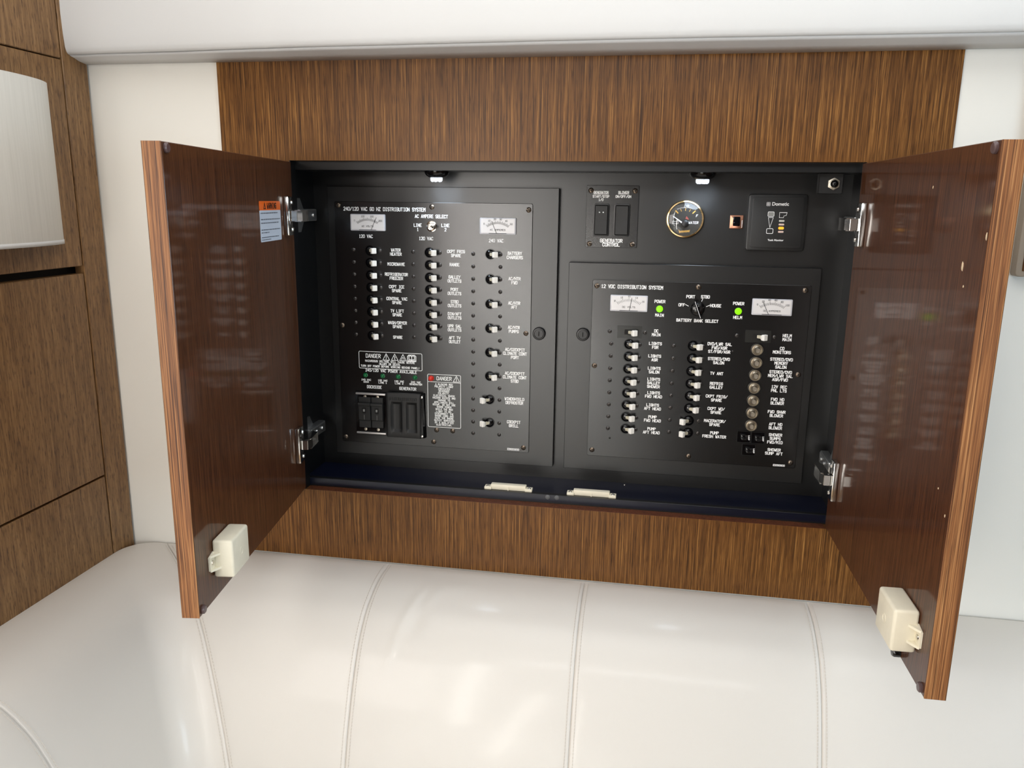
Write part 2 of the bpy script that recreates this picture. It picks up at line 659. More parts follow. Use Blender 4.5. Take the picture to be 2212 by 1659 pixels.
b = MB()
b.box(XL - 0.42, XL - LT - 0.004, -1.15, 0.0, FLOOR, CEIL - 0.002)
obj('carcass', b.mesh('carcass', 'dark_gap'), lock, (0, 0, 0))
panel('corner_post', -0.0575, -0.0005, FLOOR, CEIL - 0.002)
GAPY = -0.0605
panel('upper_panel', -0.66, GAPY, 0.1505, CEIL - 0.002)
panel('door_panel', -0.66, GAPY, -0.1725, 0.1485)
panel('drawer_front', -0.66, GAPY, -0.5365, -0.1850)
panel('drawer_front', -0.66, GAPY, -1.05, -0.5400)
panel('plinth_panel', -0.66, GAPY, FLOOR, -1.053)
panel('end_panel', -1.15, -0.663, FLOOR, CEIL - 0.002)

# wall lamp with a bowed fabric shade on the locker door
sc = thing('wall_lamp', 'wall lamp with bowed off-white fabric shade on the locker door', 'lamp', (XL, -0.258, -0.133))
rows = []
SH, SD = 0.150, 0.047
for inner in (0, 1):
    pass
outer = [(XL + (SD * math.sqrt(max(0, 1 - (t / 24 - 1) ** 2)) if 0 < t < 48 else 0), -0.258 + SH * (t / 24 - 1)) for t in range(49)]
inn = [(XL + max(0.0003, (SD - 0.002) * math.sqrt(max(0, 1 - (t / 24 - 1) ** 2)) - 0.0005), -0.258 + (SH - 0.002) * (t / 24 - 1)) for t in range(49)]
b = MB()
zt, zb = 0.1063, -0.1327
b.grid([[(x, y, zb + 0.006) for x, y in outer], [(x, y, zt - 0.001) for x, y in outer], [(x, y, zt) for x, y in inn], [(x, y, zb + 0.006) for x, y in inn]])
obj('lamp_shade', b.mesh('lamp_shade', 'shade_fabric'), sc, (0, 0, 0))
b = MB()
o2 = [(XL + (x - XL) * 1.02 + 0.0004, y) for x, y in outer]
b.grid([[(x, y, zb) for x, y in inn], [(x, y, zb) for x, y in o2], [(x, y, zb + 0.0065) for x, y in o2], [(x, y, zb + 0.0065) for x, y in inn]])
obj('shade_rim', b.mesh('shade_rim', 'headliner'), sc, (0, 0, 0))
b = MB()
b.slab(-0.06, 0.06, 0, 0.012, -0.08, 0.08, 0.006)
bo = obj('back_plate', b.mesh('back_plate', 'white_plastic'), sc, (XL + 0.0122, -0.258, -0.013), (0, 0, PI / 2))

# framed wooden board on the right wall, only its edge in the picture
pq = thing('wood_plaque', 'framed wooden board on the right wall cut by the photo edge', 'board', (0.80, 0.0, -0.155))
b = MB()
b.slab(0.6475, 1.05, -0.014, 0.0035, -0.1555, 0.16, 0.006, edge=0.003)
obj('frame', b.mesh('frame', 'taupe_trim', 40), pq, (0, 0, 0))
b = MB()
b.box(0.6560, 1.042, -0.0155, -0.012, -0.1475, 0.152, 0.0006, 1)
obj('board_face', b.mesh('board_face', 'wood_front'), pq, (0, 0, 0))

# ------------------------------------------------------------------ cream leather settee
sofa = thing('corner_settee', 'cream white leather corner settee with stitched backrest below the cabinet', 'sofa', (0.2, -0.4, FLOOR))
PROF = [(0.0, -0.6862), (0.020, -0.6856), (0.045, -0.6872), (0.070, -0.6916), (0.095, -0.7005), (0.120, -0.7130), (0.140, -0.7300), (0.160, -0.7530), (0.178, -0.7830),
        (0.195, -0.8180), (0.208, -0.8500), (0.219, -0.8800), (0.232, -0.9220), (0.242, -0.9700), (0.250, -1.0300), (0.256, -1.1000), (0.258, -1.1550)]


def smooth_profile(P, n):
    """Catmull-Rom resampling"""
    out = []
    m = len(P) - 1
    for k in range(n + 1):
        t = m * k / n
        i = min(int(t), m - 1)
        f = t - i
        p0, p1, p2, p3 = P[max(i - 1, 0)], P[i], P[i + 1], P[min(i + 2, m)]
        out.append(tuple(0.5 * ((2 * p1[c]) + (-p0[c] + p2[c]) * f + (2 * p0[c] - 5 * p1[c] + 4 * p2[c] - p3[c]) * f * f + (-p0[c] + 3 * p1[c] - 3 * p2[c] + p3[c]) * f ** 3) for c in (0, 1)))
    return out


PR = smooth_profile(PROF, 44)
PN = []
for k in range(len(PR)):
    a, c = PR[max(k - 1, 0)], PR[min(k + 1, len(PR) - 1)]
    t = Vector((c[0] - a[0], c[1] - a[1])).normalized()
    PN.append((-t.y, t.x) if True else None)      # normal in (d,z): outwards/up
RC = 0.055


def settee_point(u, d, z):
    """u<0 runs along the left locker (metres from the corner fillet), 0..1 the fillet, >1 along the wall"""
    if u <= 0:
        return Vector((XL + d, -d - RC + u, z)), Vector((1, 0, 0))
    if u <= 1:
        a = PI + u * (-PI / 2)
        cx, cy = XL + d + RC, -d - RC
        return Vector((cx + RC * math.cos(a), cy + RC * math.sin(a), z)), Vector((-math.cos(a), -math.sin(a), 0))
    return Vector((XL + d + RC + (u - 1), -d, z)), Vector((0, -1, 0))


def u_of_x(x, d):
    return 1 + (x - XL - d - RC)


SEAMS = []


def settee_panel(f0, f1, n, wrinkle=False, first_edge=True, last_edge=True):
    """f0,f1: functions of d giving the u of the two seams"""
    b = MB()
    rows = []
    ref = abs(f1(0.15) - f0(0.15))
    near = [0, 0.0005, 0.001, 0.0016, 0.0024, 0.0036, 0.0052, 0.0075, 0.011, 0.016]
    ts = [v / ref for v in near]
    ts = ts + [ts[-1] + (1 - 2 * ts[-1]) * k / n for k in range(1, n)] + [1 - v for v in ts[::-1]]
    for s in ts:
        row = []
        for k, (d, z) in enumerate(PR):
            u0, u1 = f0(d), f1(d)
            u = u0 + (u1 - u0) * s
            P, nrm = settee_point(u, d, z)
            ln = abs(u1 - u0)
            e = min(s, 1 - s) * ln
            dip = 0.0024 * math.exp(-(e / 0.0011) ** 2) + 0.0007 * math.exp(-(e / 0.010) ** 2)
            puff = 0.0012 * math.sin(PI * s) ** 0.6 if 0 < s < 1 else 0
            if wrinkle:
                w = 0
                for cu, cd, su, sd, am in ((0.075, 0.10, 0.006, 0.03, 0.0022), (0.105, 0.085, 0.009, 0.03, 0.0016), (0.06, 0.15, 0.006, 0.025, 0.0018), (0.14, 0.06, 0.02, 0.012, 0.0012), (0.09, 0.125, 0.01, 0.02, -0.002)):
                    w += am * math.exp(-((s * ln - cu - (d - cd) * -0.35) / su) ** 2 - ((d - cd) / sd) ** 2)
                puff += w
            off = puff - dip
            h, v = PN[k]
            if d < 0.01:
                off *= d / 0.01
            P = P + nrm * (h * off) + Vector((0, 0, v * off))
            row.append(P)
        # close the body at the back
        Pb, _ = settee_point(f0(0.258) + (f1(0.258) - f0(0.258)) * s, 0.258, -1.157)
        Pc, _ = settee_point(f0(0.001) + (f1(0.001) - f0(0.001)) * s, 0.001, -1.157)
        row += [Pb, Pc]
        rows.append(row)
    vs = b.grid(rows, closed=True)
    b.bm.faces.new(vs[0][::-1])
    b.bm.faces.new(vs[-1])
    bmesh.ops.recalc_face_normals(b.bm, faces=b.bm.faces)
    return obj('backrest_panel', b.mesh('backrest_panel', 'cream_leather', 60), sofa, (0, 0, 0))


cW0 = lambda d: -1.15 + d + RC
cW1 = lambda d: -0.455 + d + RC
cA = lambda d: 1.0 + 0.012
cX = lambda x: (lambda d: u_of_x(x, d))
settee_panel(cW0, cW1, 26)
settee_panel(cW1, cA, 44)
settee_panel(cA, cX(-0.2869), 30)
settee_panel(cX(-0.2869), cX(0.0591), 60, wrinkle=True)
settee_panel(cX(0.0591), cX(0.4176), 34)
settee_panel(cX(0.4176), cX(0.7750), 34)
settee_panel(cX(0.7750), cX(1.1500), 30)


def seam_stitch(fu):
    b = MB()
    L = 0.0
    pts = []
    for k in range(1, len(PR)):
        L += math.hypot(PR[k][0] - PR[k - 1][0], PR[k][1] - PR[k - 1][1])
    n = int(L / 0.0050)
    # walk along the profile
    acc = [0.0]
    for k in range(1, len(PR)):
        acc.append(acc[-1] + math.hypot(PR[k][0] - PR[k - 1][0], PR[k][1] - PR[k - 1][1]))

    def at(s):
        for k in range(1, len(acc)):
            if s <= acc[k]:
                t = (s - acc[k - 1]) / (acc[k] - acc[k - 1])
                return (PR[k - 1][0] + (PR[k][0] - PR[k - 1][0]) * t, PR[k - 1][1] + (PR[k][1] - PR[k - 1][1]) * t, PN[k])
        return PR[-1][0], PR[-1][1], PN[-1]
    for side in (-1, 1):
        for i in range(2, n):
            ends = []
            for ds in (0.0, 0.0032):
                d, z, (h, v) = at(i * 0.005 + ds)
                P, nrm = settee_point(fu(d) + side * 0.0062, d, z)
                P = P + (nrm * h + Vector((0, 0, v))) * 0.0005
                ends.append(P)
            b.tube(ends, 0.00045, 4)
    o = obj('stitching', b.mesh('stitching', 'stitch_thread'), sofa, (0, 0, 0))
    o['kind'] = 'stuff'


for fu in (cW1, cA, cX(-0.2869), cX(0.0591), cX(0.4176), cX(0.7750)):
    seam_stitch(fu)
b = MB()
b.box(XL + 0.27, 1.15, -0.86, -0.262, -1.30, -1.16, 0.03, 4)
obj('seat_cushion', b.mesh('seat_cushion', 'cream_leather', 60), sofa, (0, 0, 0))
b = MB()
b.box(XL + 0.002, 1.15, -0.82, -0.002, FLOOR, -1.30)
b.box(XL + 0.002, XL + 0.26, -1.15, -0.82, FLOOR, -1.158)
b.box(XL + 0.002, XL + 0.262, -0.82, -0.262, -1.30, -1.158)
b.box(XL + 0.262, 1.15, -0.26, -0.002, -1.30, -1.158)
obj('base', b.mesh('base', 'white_wall'), sofa, (0, 0, 0))

# white counter-shaped reflector added behind the camera, for the pale reflection in the panels
opp = obj('panel_reflector', None, None, (-0.35, -2.3, FLOOR))
opp['kind'] = 'structure'
b = MB()
b.box(-0.76, 0.14, -2.60, -2.02, FLOOR + 0.08, -0.66, 0.004, 1)
obj('body', b.mesh('body', 'ceiling_white'), opp, (0, 0, 0))
for x in (-0.755, -0.310):
    b = MB()
    b.box(x, x + 0.435, -2.035, -2.0, FLOOR + 0.10, -0.67, 0.003, 1)
    obj('reflector_front', b.mesh('reflector_front', 'ceiling_white'), opp, (0, 0, 0))
b = MB()
b.box(-0.75, 0.12, -2.58, -2.07, FLOOR, FLOOR + 0.08)
obj('reflector_plinth', b.mesh('reflector_plinth', 'white_wall'), opp, (0, 0, 0))
b = MB()
b.box(-0.775, 0.16, -2.62, -1.985, -0.66, -0.63, 0.004, 2)
obj('reflector_top', b.mesh('reflector_top', 'ceiling_white'), opp, (0, 0, 0))

# ------------------------------------------------------------------ the cabinet in the wall
cab = thing('electrical_cabinet', 'wide brown wood cabinet recessed in the wall with both doors open', 'cabinet', (0, 0.0, -0.6840))
b = MB()
ZT, ZL, XW0, XW1 = 0.166, -0.6840, -0.5549, 0.5500
b.box(XW0, XW1, 0, ST, 0.0, ZT)
b.box(XW0, XW1, 0, ST, ZL, ZB)
b.box(XW0, -HW - 0.0045, 0, ST, ZB, 0.0)
b.box(HW + 0.0045, XW1, 0, ST, ZB, 0.0)
bmesh.ops.remove_doubles(b.bm, verts=b.bm.verts, dist=1e-5)
obj('front_panel', b.mesh('front_panel', 'wood_front'), cab, (0, 0, 0))
b = MB()
b.box(-HW + 0.0004, HW - 0.0004, 0.0004, ST - 0.0002, ZB - 0.0008, ZB + 0.0004)
obj('opening_sill', b.mesh('opening_sill', 'wood_lip'), cab, (0, 0, 0))
NX = 0.4468
for s in (-1, 1):
    b = MB()
    b.box(s * (HW + 0.0030), s * (HW + 0.0047), 0.0004, ST, ZB, 0.0)
    obj('jamb', b.mesh('jamb', 'niche_black'), cab, (0, 0, 0))
b = MB()
b.box(-NX, NX, ST, D, FZ - 0.012, FZ)
obj('niche_floor', b.mesh('niche_floor', 'niche_floor'), cab, (0, 0, 0))
b = MB()
b.box(-NX, NX, ST, D, CZ, CZ + 0.012)
obj('niche_ceiling', b.mesh('niche_ceiling', 'niche_black'), cab, (0, 0, 0))
for s in (-1, 1):
    b = MB()
    b.box(s * NX, s * (NX + 0.012), ST, D, FZ - 0.012, CZ + 0.012)
    obj('niche_side', b.mesh('niche_side', 'niche_black'), cab, (0, 0, 0))
b = MB()
b.box(-NX, NX, ST + 0.0002, ST + 0.010, CZ - 0.0004, 0.004, 0.0006, 1)
obj('door_stop', b.mesh('door_stop', 'black_satin'), cab, (0, 0, 0))
b = MB()
b.box(-NX, NX, ST + 0.0002, ST + 0.010, ZB - 0.004, FZ + 0.0004, 0.0006, 1)
obj('door_stop', b.mesh('door_stop', 'black_satin'), cab, (0, 0, 0))
b = MB()
b.box(-NX - 0.01, NX + 0.01, D, D + 0.012, FZ - 0.012, CZ + 0.012)
obj('back_board', b.mesh('back_board', 'black_board'), cab, (0, 0, 0))
b = MB()
b.lathe([(0.0042, 0), (0.0042, 0.0008), (0.003, 0.0018), (0, 0.0022)], 16)
pad_me = b.mesh('bumper_pad', 'felt_grey', 40)
for x, z in ((-0.0106, -0.5478), (0.0052, -0.5476)):
    obj('bumper_pad', pad_me, cab, (x, ST + 0.0002, z))
b = MB()
b.lathe([(0.0022, 0), (0.002, 0.0008), (0, 0.0012)], 10, axis='z')
obj('floor_screw', b.mesh('floor_screw', 'chrome', 40), cab, (0.1154, 0.098, FZ))

# doors: local x runs from the hinge to the free edge, z is world height
DW, DT = 0.4361, 0.0206
DZ0, DZ1 = ZB + 0.002, -0.002


def hinge_mount_mesh(s):
    """block and wing plate screwed on the niche side (s = -1 left, 1 right); origin on the niche side wall"""
    b = MB()
    t = -s
    for sg in (-1, 1):                                                  # two tapered wings
        b.hexa([(0, -0.015, sg * 0.008), (0, 0.024, sg * 0.008), (0, 0.010, sg * 0.028), (0, -0.015, sg * 0.028),
                (t * 0.0030, -0.015, sg * 0.008), (t * 0.0030, 0.024, sg * 0.008), (t * 0.0030, 0.010, sg * 0.028), (t * 0.0030, -0.015, sg * 0.028)])
    b.box(0, t * 0.013, -0.014, 0.054, -0.0100, 0.0100, 0.0016, 2)   # adjusting block
    b.box(t * 0.013, t * 0.0145, -0.010, 0.050, -0.0085, 0.0085, 0.0005, 1)
    for y, r in ((0.012, 0.0036), (0.036, 0.0036)):
        t2 = bmesh.new()
        bmesh.ops.create_cone(t2, cap_ends=True, segments=12, radius1=r, radius2=r * 0.8, depth=0.002,
                              matrix=Matrix.Translation((t * 0.0153, y, 0)) @ Matrix.Rotation(PI / 2, 4, 'Y'))
        b._merge(t2)
    for z in (-0.019, 0.019):
        t2 = bmesh.new()
        bmesh.ops.create_cone(t2, cap_ends=True, segments=12, radius1=0.004, radius2=0.003, depth=0.002,
                              matrix=Matrix.Translation((t * 0.0036, -0.004, z)) @ Matrix.Rotation(PI / 2, 4, 'Y'))
        b._merge(t2)
    return b.mesh('hinge_mount', 'hinge_steel', 35)


def make_door(s):
    th = 1.4267 if s < 0 else 1.5952
    dx, dy = -s * math.cos(th), -math.sin(th)
    ang = math.atan2(dy, dx)
    i = 1 if s < 0 else -1            # local y sign of the inner (visible) face
    hx, hy = s * HW, -0.0182 if s < 0 else -0.0176
    b = MB()
    b.box(-0.0205, DW - 0.0012, 0, -i * DT, DZ0, DZ1, 0.0008, 1)
    door = obj('door', b.mesh('door', 'wood_door'), cab, (hx, hy, 0), (0, 0, ang))
    door['label'] = 'left door, inner face towards the right' if s < 0 else 'right door, pale wear chips on its inner face'
    b = MB()
    b.box(DW - 0.0012, DW + 0.0003, i * 0.0001, -i * (DT + 0.0001), DZ0, DZ1, 0.0003, 1)
    obj('edge_band', b.mesh('edge_band', 'wood_edge'), door, (0, 0, 0), local=True)
    b = MB()
    b.box(-0.0140, DW, -i * (DT - 0.0005), -i * (DT + 0.0007), DZ0, DZ1)
    obj('outer_veneer', b.mesh('outer_veneer', 'wood_front'), door, (0, 0, 0), local=True)
    # rubber bumpers in the free corners
    b = MB()
    b.lathe([(0.0055, 0), (0.0055, 0.0022), (0.0044, 0.0034), (0, 0.0036)], 16)
    bm_me = b.mesh('bumper', 'bumper_brown', 40)
    for z in (-0.0085, ZB + 0.0085):
        obj('bumper', bm_me, door, (DW - 0.0105, i * 0.0001, z), (0, 0, 0 if i < 0 else PI), local=True)
    # two concealed hinges: flange on the door, arm towards the niche
    for zc in (-0.087, -0.466):
        b = MB()
        y = i
        b.box(0.006, 0.0285, 0, y * 0.0085, zc - 0.0305, zc + 0.0305, 0.0018, 2)
        for dz in (-0.021, 0.021):
            t2 = bmesh.new()
            bmesh.ops.create_cone(t2, cap_ends=True, segments=14, radius1=0.0042, radius2=0.003, depth=0.002,
                                  matrix=Matrix.Translation((0.013, y * 0.0093, zc + dz)) @ Matrix.Rotation(-y * PI / 2, 4, 'X'))
            b._merge(t2)
        b.mesh_tmp = None
        hg = obj('hinge', b.mesh('hinge', 'chrome', 35), door, (0, 0, 0), local=True)
        b = MB()
        # cranked arm: from the flange to the block on the niche side
        pts = [(0.020, 0.0085), (0.020, 0.0185), (0.004, 0.0215), (-0.030, 0.0215), (-0.040, 0.012)]
        hw = 0.0078
        for (x0, y0), (x1, y1) in zip(pts, pts[1:]):
            dv = Vector((x1 - x0, y1 - y0)).normalized()
            nv = Vector((-dv.y, dv.x)) * 0.0011
            q = [(x0 + nv.x, y0 + nv.y), (x0 - nv.x, y0 - nv.y), (x1 - nv.x, y1 - nv.y), (x1 + nv.x, y1 + nv.y)]
            b.hexa([(a, y * c, zc - hw) for a, c in q] + [(a, y * c, zc + hw) for a, c in q])
        for sz in (-1, 1):
            b.box(-0.034, 0.012, y * 0.010, y * 0.0224, zc + sz * hw, zc + sz * (hw + 0.0012))
        obj('hinge_arm', b.mesh('hinge_arm', 'chrome', 35), door, (0, 0, 0), local=True)
    if s > 0:
        for (x, z, w, h) in ((0.385, -0.1168, 0.0030, 0.0060), (0.431, -0.0866, 0.0014, 0.0045), (0.277, -0.0399, 0.0012, 0.002),
                             (0.394, -0.1357, 0.0013, 0.0013), (0.40, -0.34, 0.0012, 0.0012), (0.425, -0.36, 0.0013, 0.002)):
            b = MB()
            pts = [(x + w * math.cos(a) * random.uniform(0.6, 1.1), z + h * math.sin(a) * random.uniform(0.6, 1.1)) for a in [2 * PI * k / 7 for k in range(7)]]
            b.prism(pts, i * 0.0003, -i * 0.0002)
            obj('wear_chip', b.mesh('wear_chip', 'chip_pale'), door, (0, 0, 0), local=True)
    return door, Matrix.Translation((hx, hy, 0)) @ Matrix.Rotation(ang, 4, 'Z'), i


door_l, ML, il = make_door(-1)
door_r, MR, ir = make_door(1)
for s in (-1, 1):
    hm = hinge_mount_mesh(s)
    for zc in (-0.087, -0.466):
        obj('hinge_mount', hm, cab, (s * NX, 0.034, zc))


# things screwed or stuck on the doors ---------------------------------
def door_thing(name, label, cat, M, x, z, group=None):
    o = thing(name, label, cat, M @ Vector((x, 0, z)), group)
    o.rotation_euler = (0, 0, M.to_euler().z)
    return o


def latch_box(label, M, i, x0=0.3305, x1=0.3870, z0=-0.5275, z1=-0.4775):
    xm, zm = (x0 + x1) / 2, (z0 + z1) / 2
    t = door_thing('latch_box', label, 'latch', M, xm, zm, 'white plastic latch boxes on the doors')
    hx, hz = (x1 - x0) / 2, (z1 - z0) / 2
    b = MB()
    b.box(-hx, hx, i * 0.0003, i * 0.0265, -hz, hz, 0.0035, 3)
    obj('housing', b.mesh('housing', 'white_plastic', 50), t, local=True)
    b = MB()
    y = i
    # triangular lug with a screw, on the free-edge side
    b.hexa([(hx - 0.001, y * 0.0003, -0.0135), (hx + 0.0135, y * 0.0003, -0.0105), (hx + 0.0135, y * 0.0026, -0.0105), (hx - 0.001, y * 0.0026, -0.0135),
            (hx - 0.001, y * 0.0003, 0.0105), (hx + 0.0135, y * 0.0003, 0.0075), (hx + 0.0135, y * 0.0026, 0.0075), (hx - 0.001, y * 0.0026, 0.0105)])
    for za, zb_ in ((0.0065, 0.0092), (-0.0122, -0.0095)):
        b.hexa([(hx - 0.001, y * 0.002, za), (hx + 0.0125, y * 0.002, za), (hx + 0.0118, y * 0.0034, za), (hx - 0.001, y * 0.0115, za),
                (hx - 0.001, y * 0.002, zb_), (hx + 0.0125, y * 0.002, zb_), (hx + 0.0118, y * 0.0034, zb_), (hx - 0.001, y * 0.0115, zb_)])
    obj('mounting_lug', b.mesh('mounting_lug', 'white_plastic'), t, local=True)
    b = MB()
    b.lathe([(0.0032, 0), (0.003, 0.001), (0, 0.0016)], 12)
    obj('screw', b.mesh('screw', 'chrome', 40), t, (hx + 0.006, y * 0.0026, -0.0015), (0, 0, 0 if y < 0 else PI), local=True)
    b = MB()
    ring = [(0.0048 * math.cos(2 * PI * k / 20), y * 0.0266, 0.0048 * math.sin(2 * PI * k / 20)) for k in range(21)]
    b.tube(ring, 0.0004, 5)
    obj('embossed_ring', b.mesh('embossed_ring', 'white_plastic', 60), t, local=True)
    return t


latch_box('white plastic latch box screwed low on the inner face of the left door', ML, il)
rb = latch_box('yellowed white latch box with dark disc under it, low on the right door', MR, ir, 0.3420, 0.3995, -0.5275, -0.4785)
b = MB()
b.lathe([(0.0062, 0), (0.0062, 0.006), (0.005, 0.008), (0, 0.0085)], 16)
obj('catch_disc', b.mesh('catch_disc', 'black_gloss', 40), rb, (-0.0165, ir * 0.0003, -0.0490), local=True)

st = door_thing('warning_sticker', 'white sticker with orange warning header beside the upper hinge of the left door', 'sticker', ML, 0.0935, -0.0932)
# its local x runs towards the free edge, so seen from inside the text runs along -x
b = MB()
b.slab(-0.0478, 0.0478, 0.0002, 0.00045, -0.0292, 0.0160, 0.002)
obj('paper', b.mesh('paper', 'sticker_blue_white'), st, local=True)
b = MB()
b.slab(-0.0478, 0.0478, 0.0002, 0.0005, 0.0160, 0.0292, 0.002)
obj('orange_header', b.mesh('orange_header', 'sticker_orange'), st, local=True)
b = MB()
b.mi = 0
stroke_mesh(b, [tuple((p[0] / 1000 + 0.006, p[1] / 1000 + 0.0224) for p in q) for q in text_segs('WARNING', 6.3, 7.5, 0.66)], 0.0016)
tri = [(-0.030, 0.0185), (-0.0205, 0.0185), (-0.0252, 0.0268)]
stroke_mesh(b, outline(tri), 0.0014)
stroke_mesh(b, [((-0.0252, 0.0205), (-0.0252, 0.0240))], 0.0012)
obj('header_text', b.mesh('header_text', 'sticker_warn_ink'), st, (0, 0.0006, 0), (0, 0, PI), local=True)
b = MB()
lines = [(0.0120, 0.076), (0.0030, 0.086), (-0.0022, 0.082), (-0.0120, 0.086), (-0.0160, 0.034), (-0.0207, 0.0), (-0.0228, 0.077), (-0.0262, 0.040)]
for z, w in lines:
    x = -0.0435
    end = x + w
    while x < end - 0.003:
        ww = random.uniform(0.004, 0.011)
        ww = min(ww, end - x)
        k = x
        while k < x + ww - 0.0006:           # short upright strokes: lettering too small to read
            stroke_mesh(b, [((k, z - 0.0006), (k + 0.0002, z + 0.0006))], 0.00045)
            k += 0.00105
        stroke_mesh(b, [((x, z), (x + ww, z))], 0.0005)
        x += ww + 0.0016
ft = obj('fine_print', b.mesh('fine_print', 'sticker_ink'), st, (0, 0.0006, 0), (0, 0, PI), local=True)
ft['kind'] = 'stuff'

# ------------------------------------------------------------------ small parts shared by the panels
def screw_mesh(name, r, m):
    b = MB()
    b.lathe([(r, 0), (r * 0.95, 0.0006), (r * 0.6, 0.0015), (r * 0.3, 0.0018), (0, 0.0018)], 12)
    b.mi = 1
    for a in (0.4, 0.4 + PI / 2):
        c, s = math.cos(a) * r * 0.5, math.sin(a) * r * 0.5
        stroke_mesh(b, [((-c, -s), (c, s))], r * 0.26, y=-0.0018, th=0.0001)
    return b.mesh(name, [m, 'dark_gap'], 50)


SCREW = screw_mesh('screw', 0.0035, 'screw_black')
SCREW_BIG = screw_mesh('corner_screw', 0.0046, 'screw_bronze')

b = MB()
b.lathe([(0.0090, 0), (0.0090, 0.0007), (0.0086, 0.0013), (0.0080, 0.0013), (0.0076, 0.0003), (0.0060, 0.0022), (0.0042, 0.0034), (0, 0.0036)], 24)
BREAKER = b.mesh('circuit_breaker', 'black_gloss', 50)


def toggle_mesh():
    """lever pointing along -y before it is tilted"""
    b = MB()
    b.mi = 1
    b.box(-0.0027, 0.0027, -0.0105, -0.002, -0.0024, 0.0024, 0.0005, 1)
    b.mi = 2
    b.box(-0.0012, 0.0012, -0.0108, -0.0090, -0.0026, 0.0026)
    b.mi = 0
    f0, f1 = 0.0026, 0.0043
    h0, h1 = 0.0026, 0.0048
    b.hexa([(-f0, -0.0100, -h0), (f0, -0.0100, -h0), (f0, -0.0100, h0), (-f0, -0.0100, h0),
            (-f1, -0.0140, -h1), (f1, -0.0140, -h1), (f1, -0.0140, h1), (-f1, -0.0140, h1)])
    b.box(-f1, f1, -0.0190, -0.0140, -h1, h1, 0.0007, 1)
    return b.mesh('toggle', ['toggle_white', 'toggle_ivory', 'toggle_ivory'])


TOGGLE = toggle_mesh()
TILT = math.radians(41)


def breaker(parent, x, z, right=True, plate=None):
    br = obj('circuit_breaker', BREAKER if plate is None else plate, parent, (x / 1000, YF, z / 1000))
    obj('toggle', TOGGLE, br, (0, 0, 0), (0, 0, TILT if right else -TILT), local=True)
    return br


def screws(parent, pts, me=SCREW, name='screw'):
    for x, z in pts:
        obj(name, me, parent, (x / 1000, YF, z / 1000))


def lock_mesh():
    b = MB()
    b.lathe([(0.0112, 0), (0.0112, 0.003), (0.0100, 0.0055), (0.0078, 0.0058), (0.0074, 0.0046), (0, 0.0046)], 28)
    b.mi = 1
    b.box(-0.0008, 0.0008, -0.0050, -0.0040, -0.0040, 0.0040)
    return b.mesh('cam_lock', ['black_plastic', 'dark_gap'], 40)


LOCK = lock_mesh()


def meter(parent, x, z, w, h, title, nums, arc_r, needle_t, needle_base, ticks, heavy):
    """analogue panel meter seen from the front: white plate, scale, needle"""
    x, z, w, h = x / 1000, z / 1000, w / 1000, h / 1000
    b = MB()
    b.slab(-w / 2, w / 2, -0.0035, 0.002, -h / 2, h / 2, 0.0016, edge=0.0008)
    m = obj('meter', b.mesh('meter', 'meter_bezel', 40), parent, (x, YF, z))
    b = MB()
    b.slab(-w / 2 + 0.0022, w / 2 - 0.0022, -0.0039, -0.0030, -h / 2 + 0.0022, h / 2 - 0.0016, 0.0010)
    obj('dial_face', b.mesh('dial_face', 'meter_face'), m, local=True)
    b = MB()
    cz = -h * 0.5 - arc_r * 0.42
    R0, R1, R2 = arc_r, arc_r * 1.11, arc_r * 1.16
    A = math.radians(35)
    for k in range(ticks + 1):
        a = -A + 2 * A * k / ticks
        r1 = R2 if k % heavy == 0 else R1
        stroke_mesh(b, [((R0 * math.sin(a), cz + R0 * math.cos(a)), (r1 * math.sin(a), cz + r1 * math.cos(a)))], 0.0005)
    for i, s in enumerate(nums):
        a = -A * 1.08 + 2.16 * A * i / (len(nums) - 1)
        rr = R2 * 1.09
        cx_, cz_ = rr * math.sin(a), cz + rr * math.cos(a)
        seg = text_segs(s, 2.2, 2.6, 0.72)
        stroke_mesh(b, [tuple((p[0] / 1000 + cx_, p[1] / 1000 + cz_) for p in q) for q in seg], 0.00042)
    seg = text_segs(title, 2.7, 2.4, 0.78)
    stroke_mesh(b, [tuple((p[0] / 1000, p[1] / 1000 - h * 0.22) for p in q) for q in seg], 0.00042)
    stroke_mesh(b, [((-w * 0.24, -h * 0.44), (w * 0.24, -h * 0.44))], 0.0009)
    obj('scale_marks', b.mesh('scale_marks', 'print_dark'), m, (0, -0.0040, 0), local=True)
    b = MB()
    (tx, tz), (bx, bz) = needle_t, needle_base
    stroke_mesh(b, [((tx * w, tz * h), (bx * w, bz * h))], 0.00075)
    obj('needle', b.mesh('needle', 'needle_dark'), m, (0, -0.0043, 0), local=True)
    return m


# ------------------------------------------------------------------ AC distribution panel (left board)
ac = thing('distribution_panel', 'larger left breaker panel with three columns of white toggles and two danger notices', 'breaker panel', (-0.2146, YB, -0.5195), 'breaker panels')
b = MB()
b.box(-0.4167, -0.0125, YB, D - 0.0003, -0.5195, -0.0383, 0.0006, 1)
obj('backing_board', b.mesh('backing_board', 'black_board'), ac, (0, 0, 0))
b = MB()
b.slab(-0.4040, -0.0556, YF, YB + 0.0002, -0.4960, -0.0635, 0.003, edge=0.0006)
obj('face_plate', b.mesh('face_plate', 'black_face'), ac, (0, 0, 0))
screws(ac, [(-396.5, -69.9), (-228.8, -71.0), (-62.4, -73.8), (-396.8, -279.7), (-63.9, -281.3), (-397.4, -487.5), (-230.0, -486.5), (-65.3, -486.7), (-224.2, -464.0), (-194.3, -463.8)], SCREW_BIG, 'corner_screw')
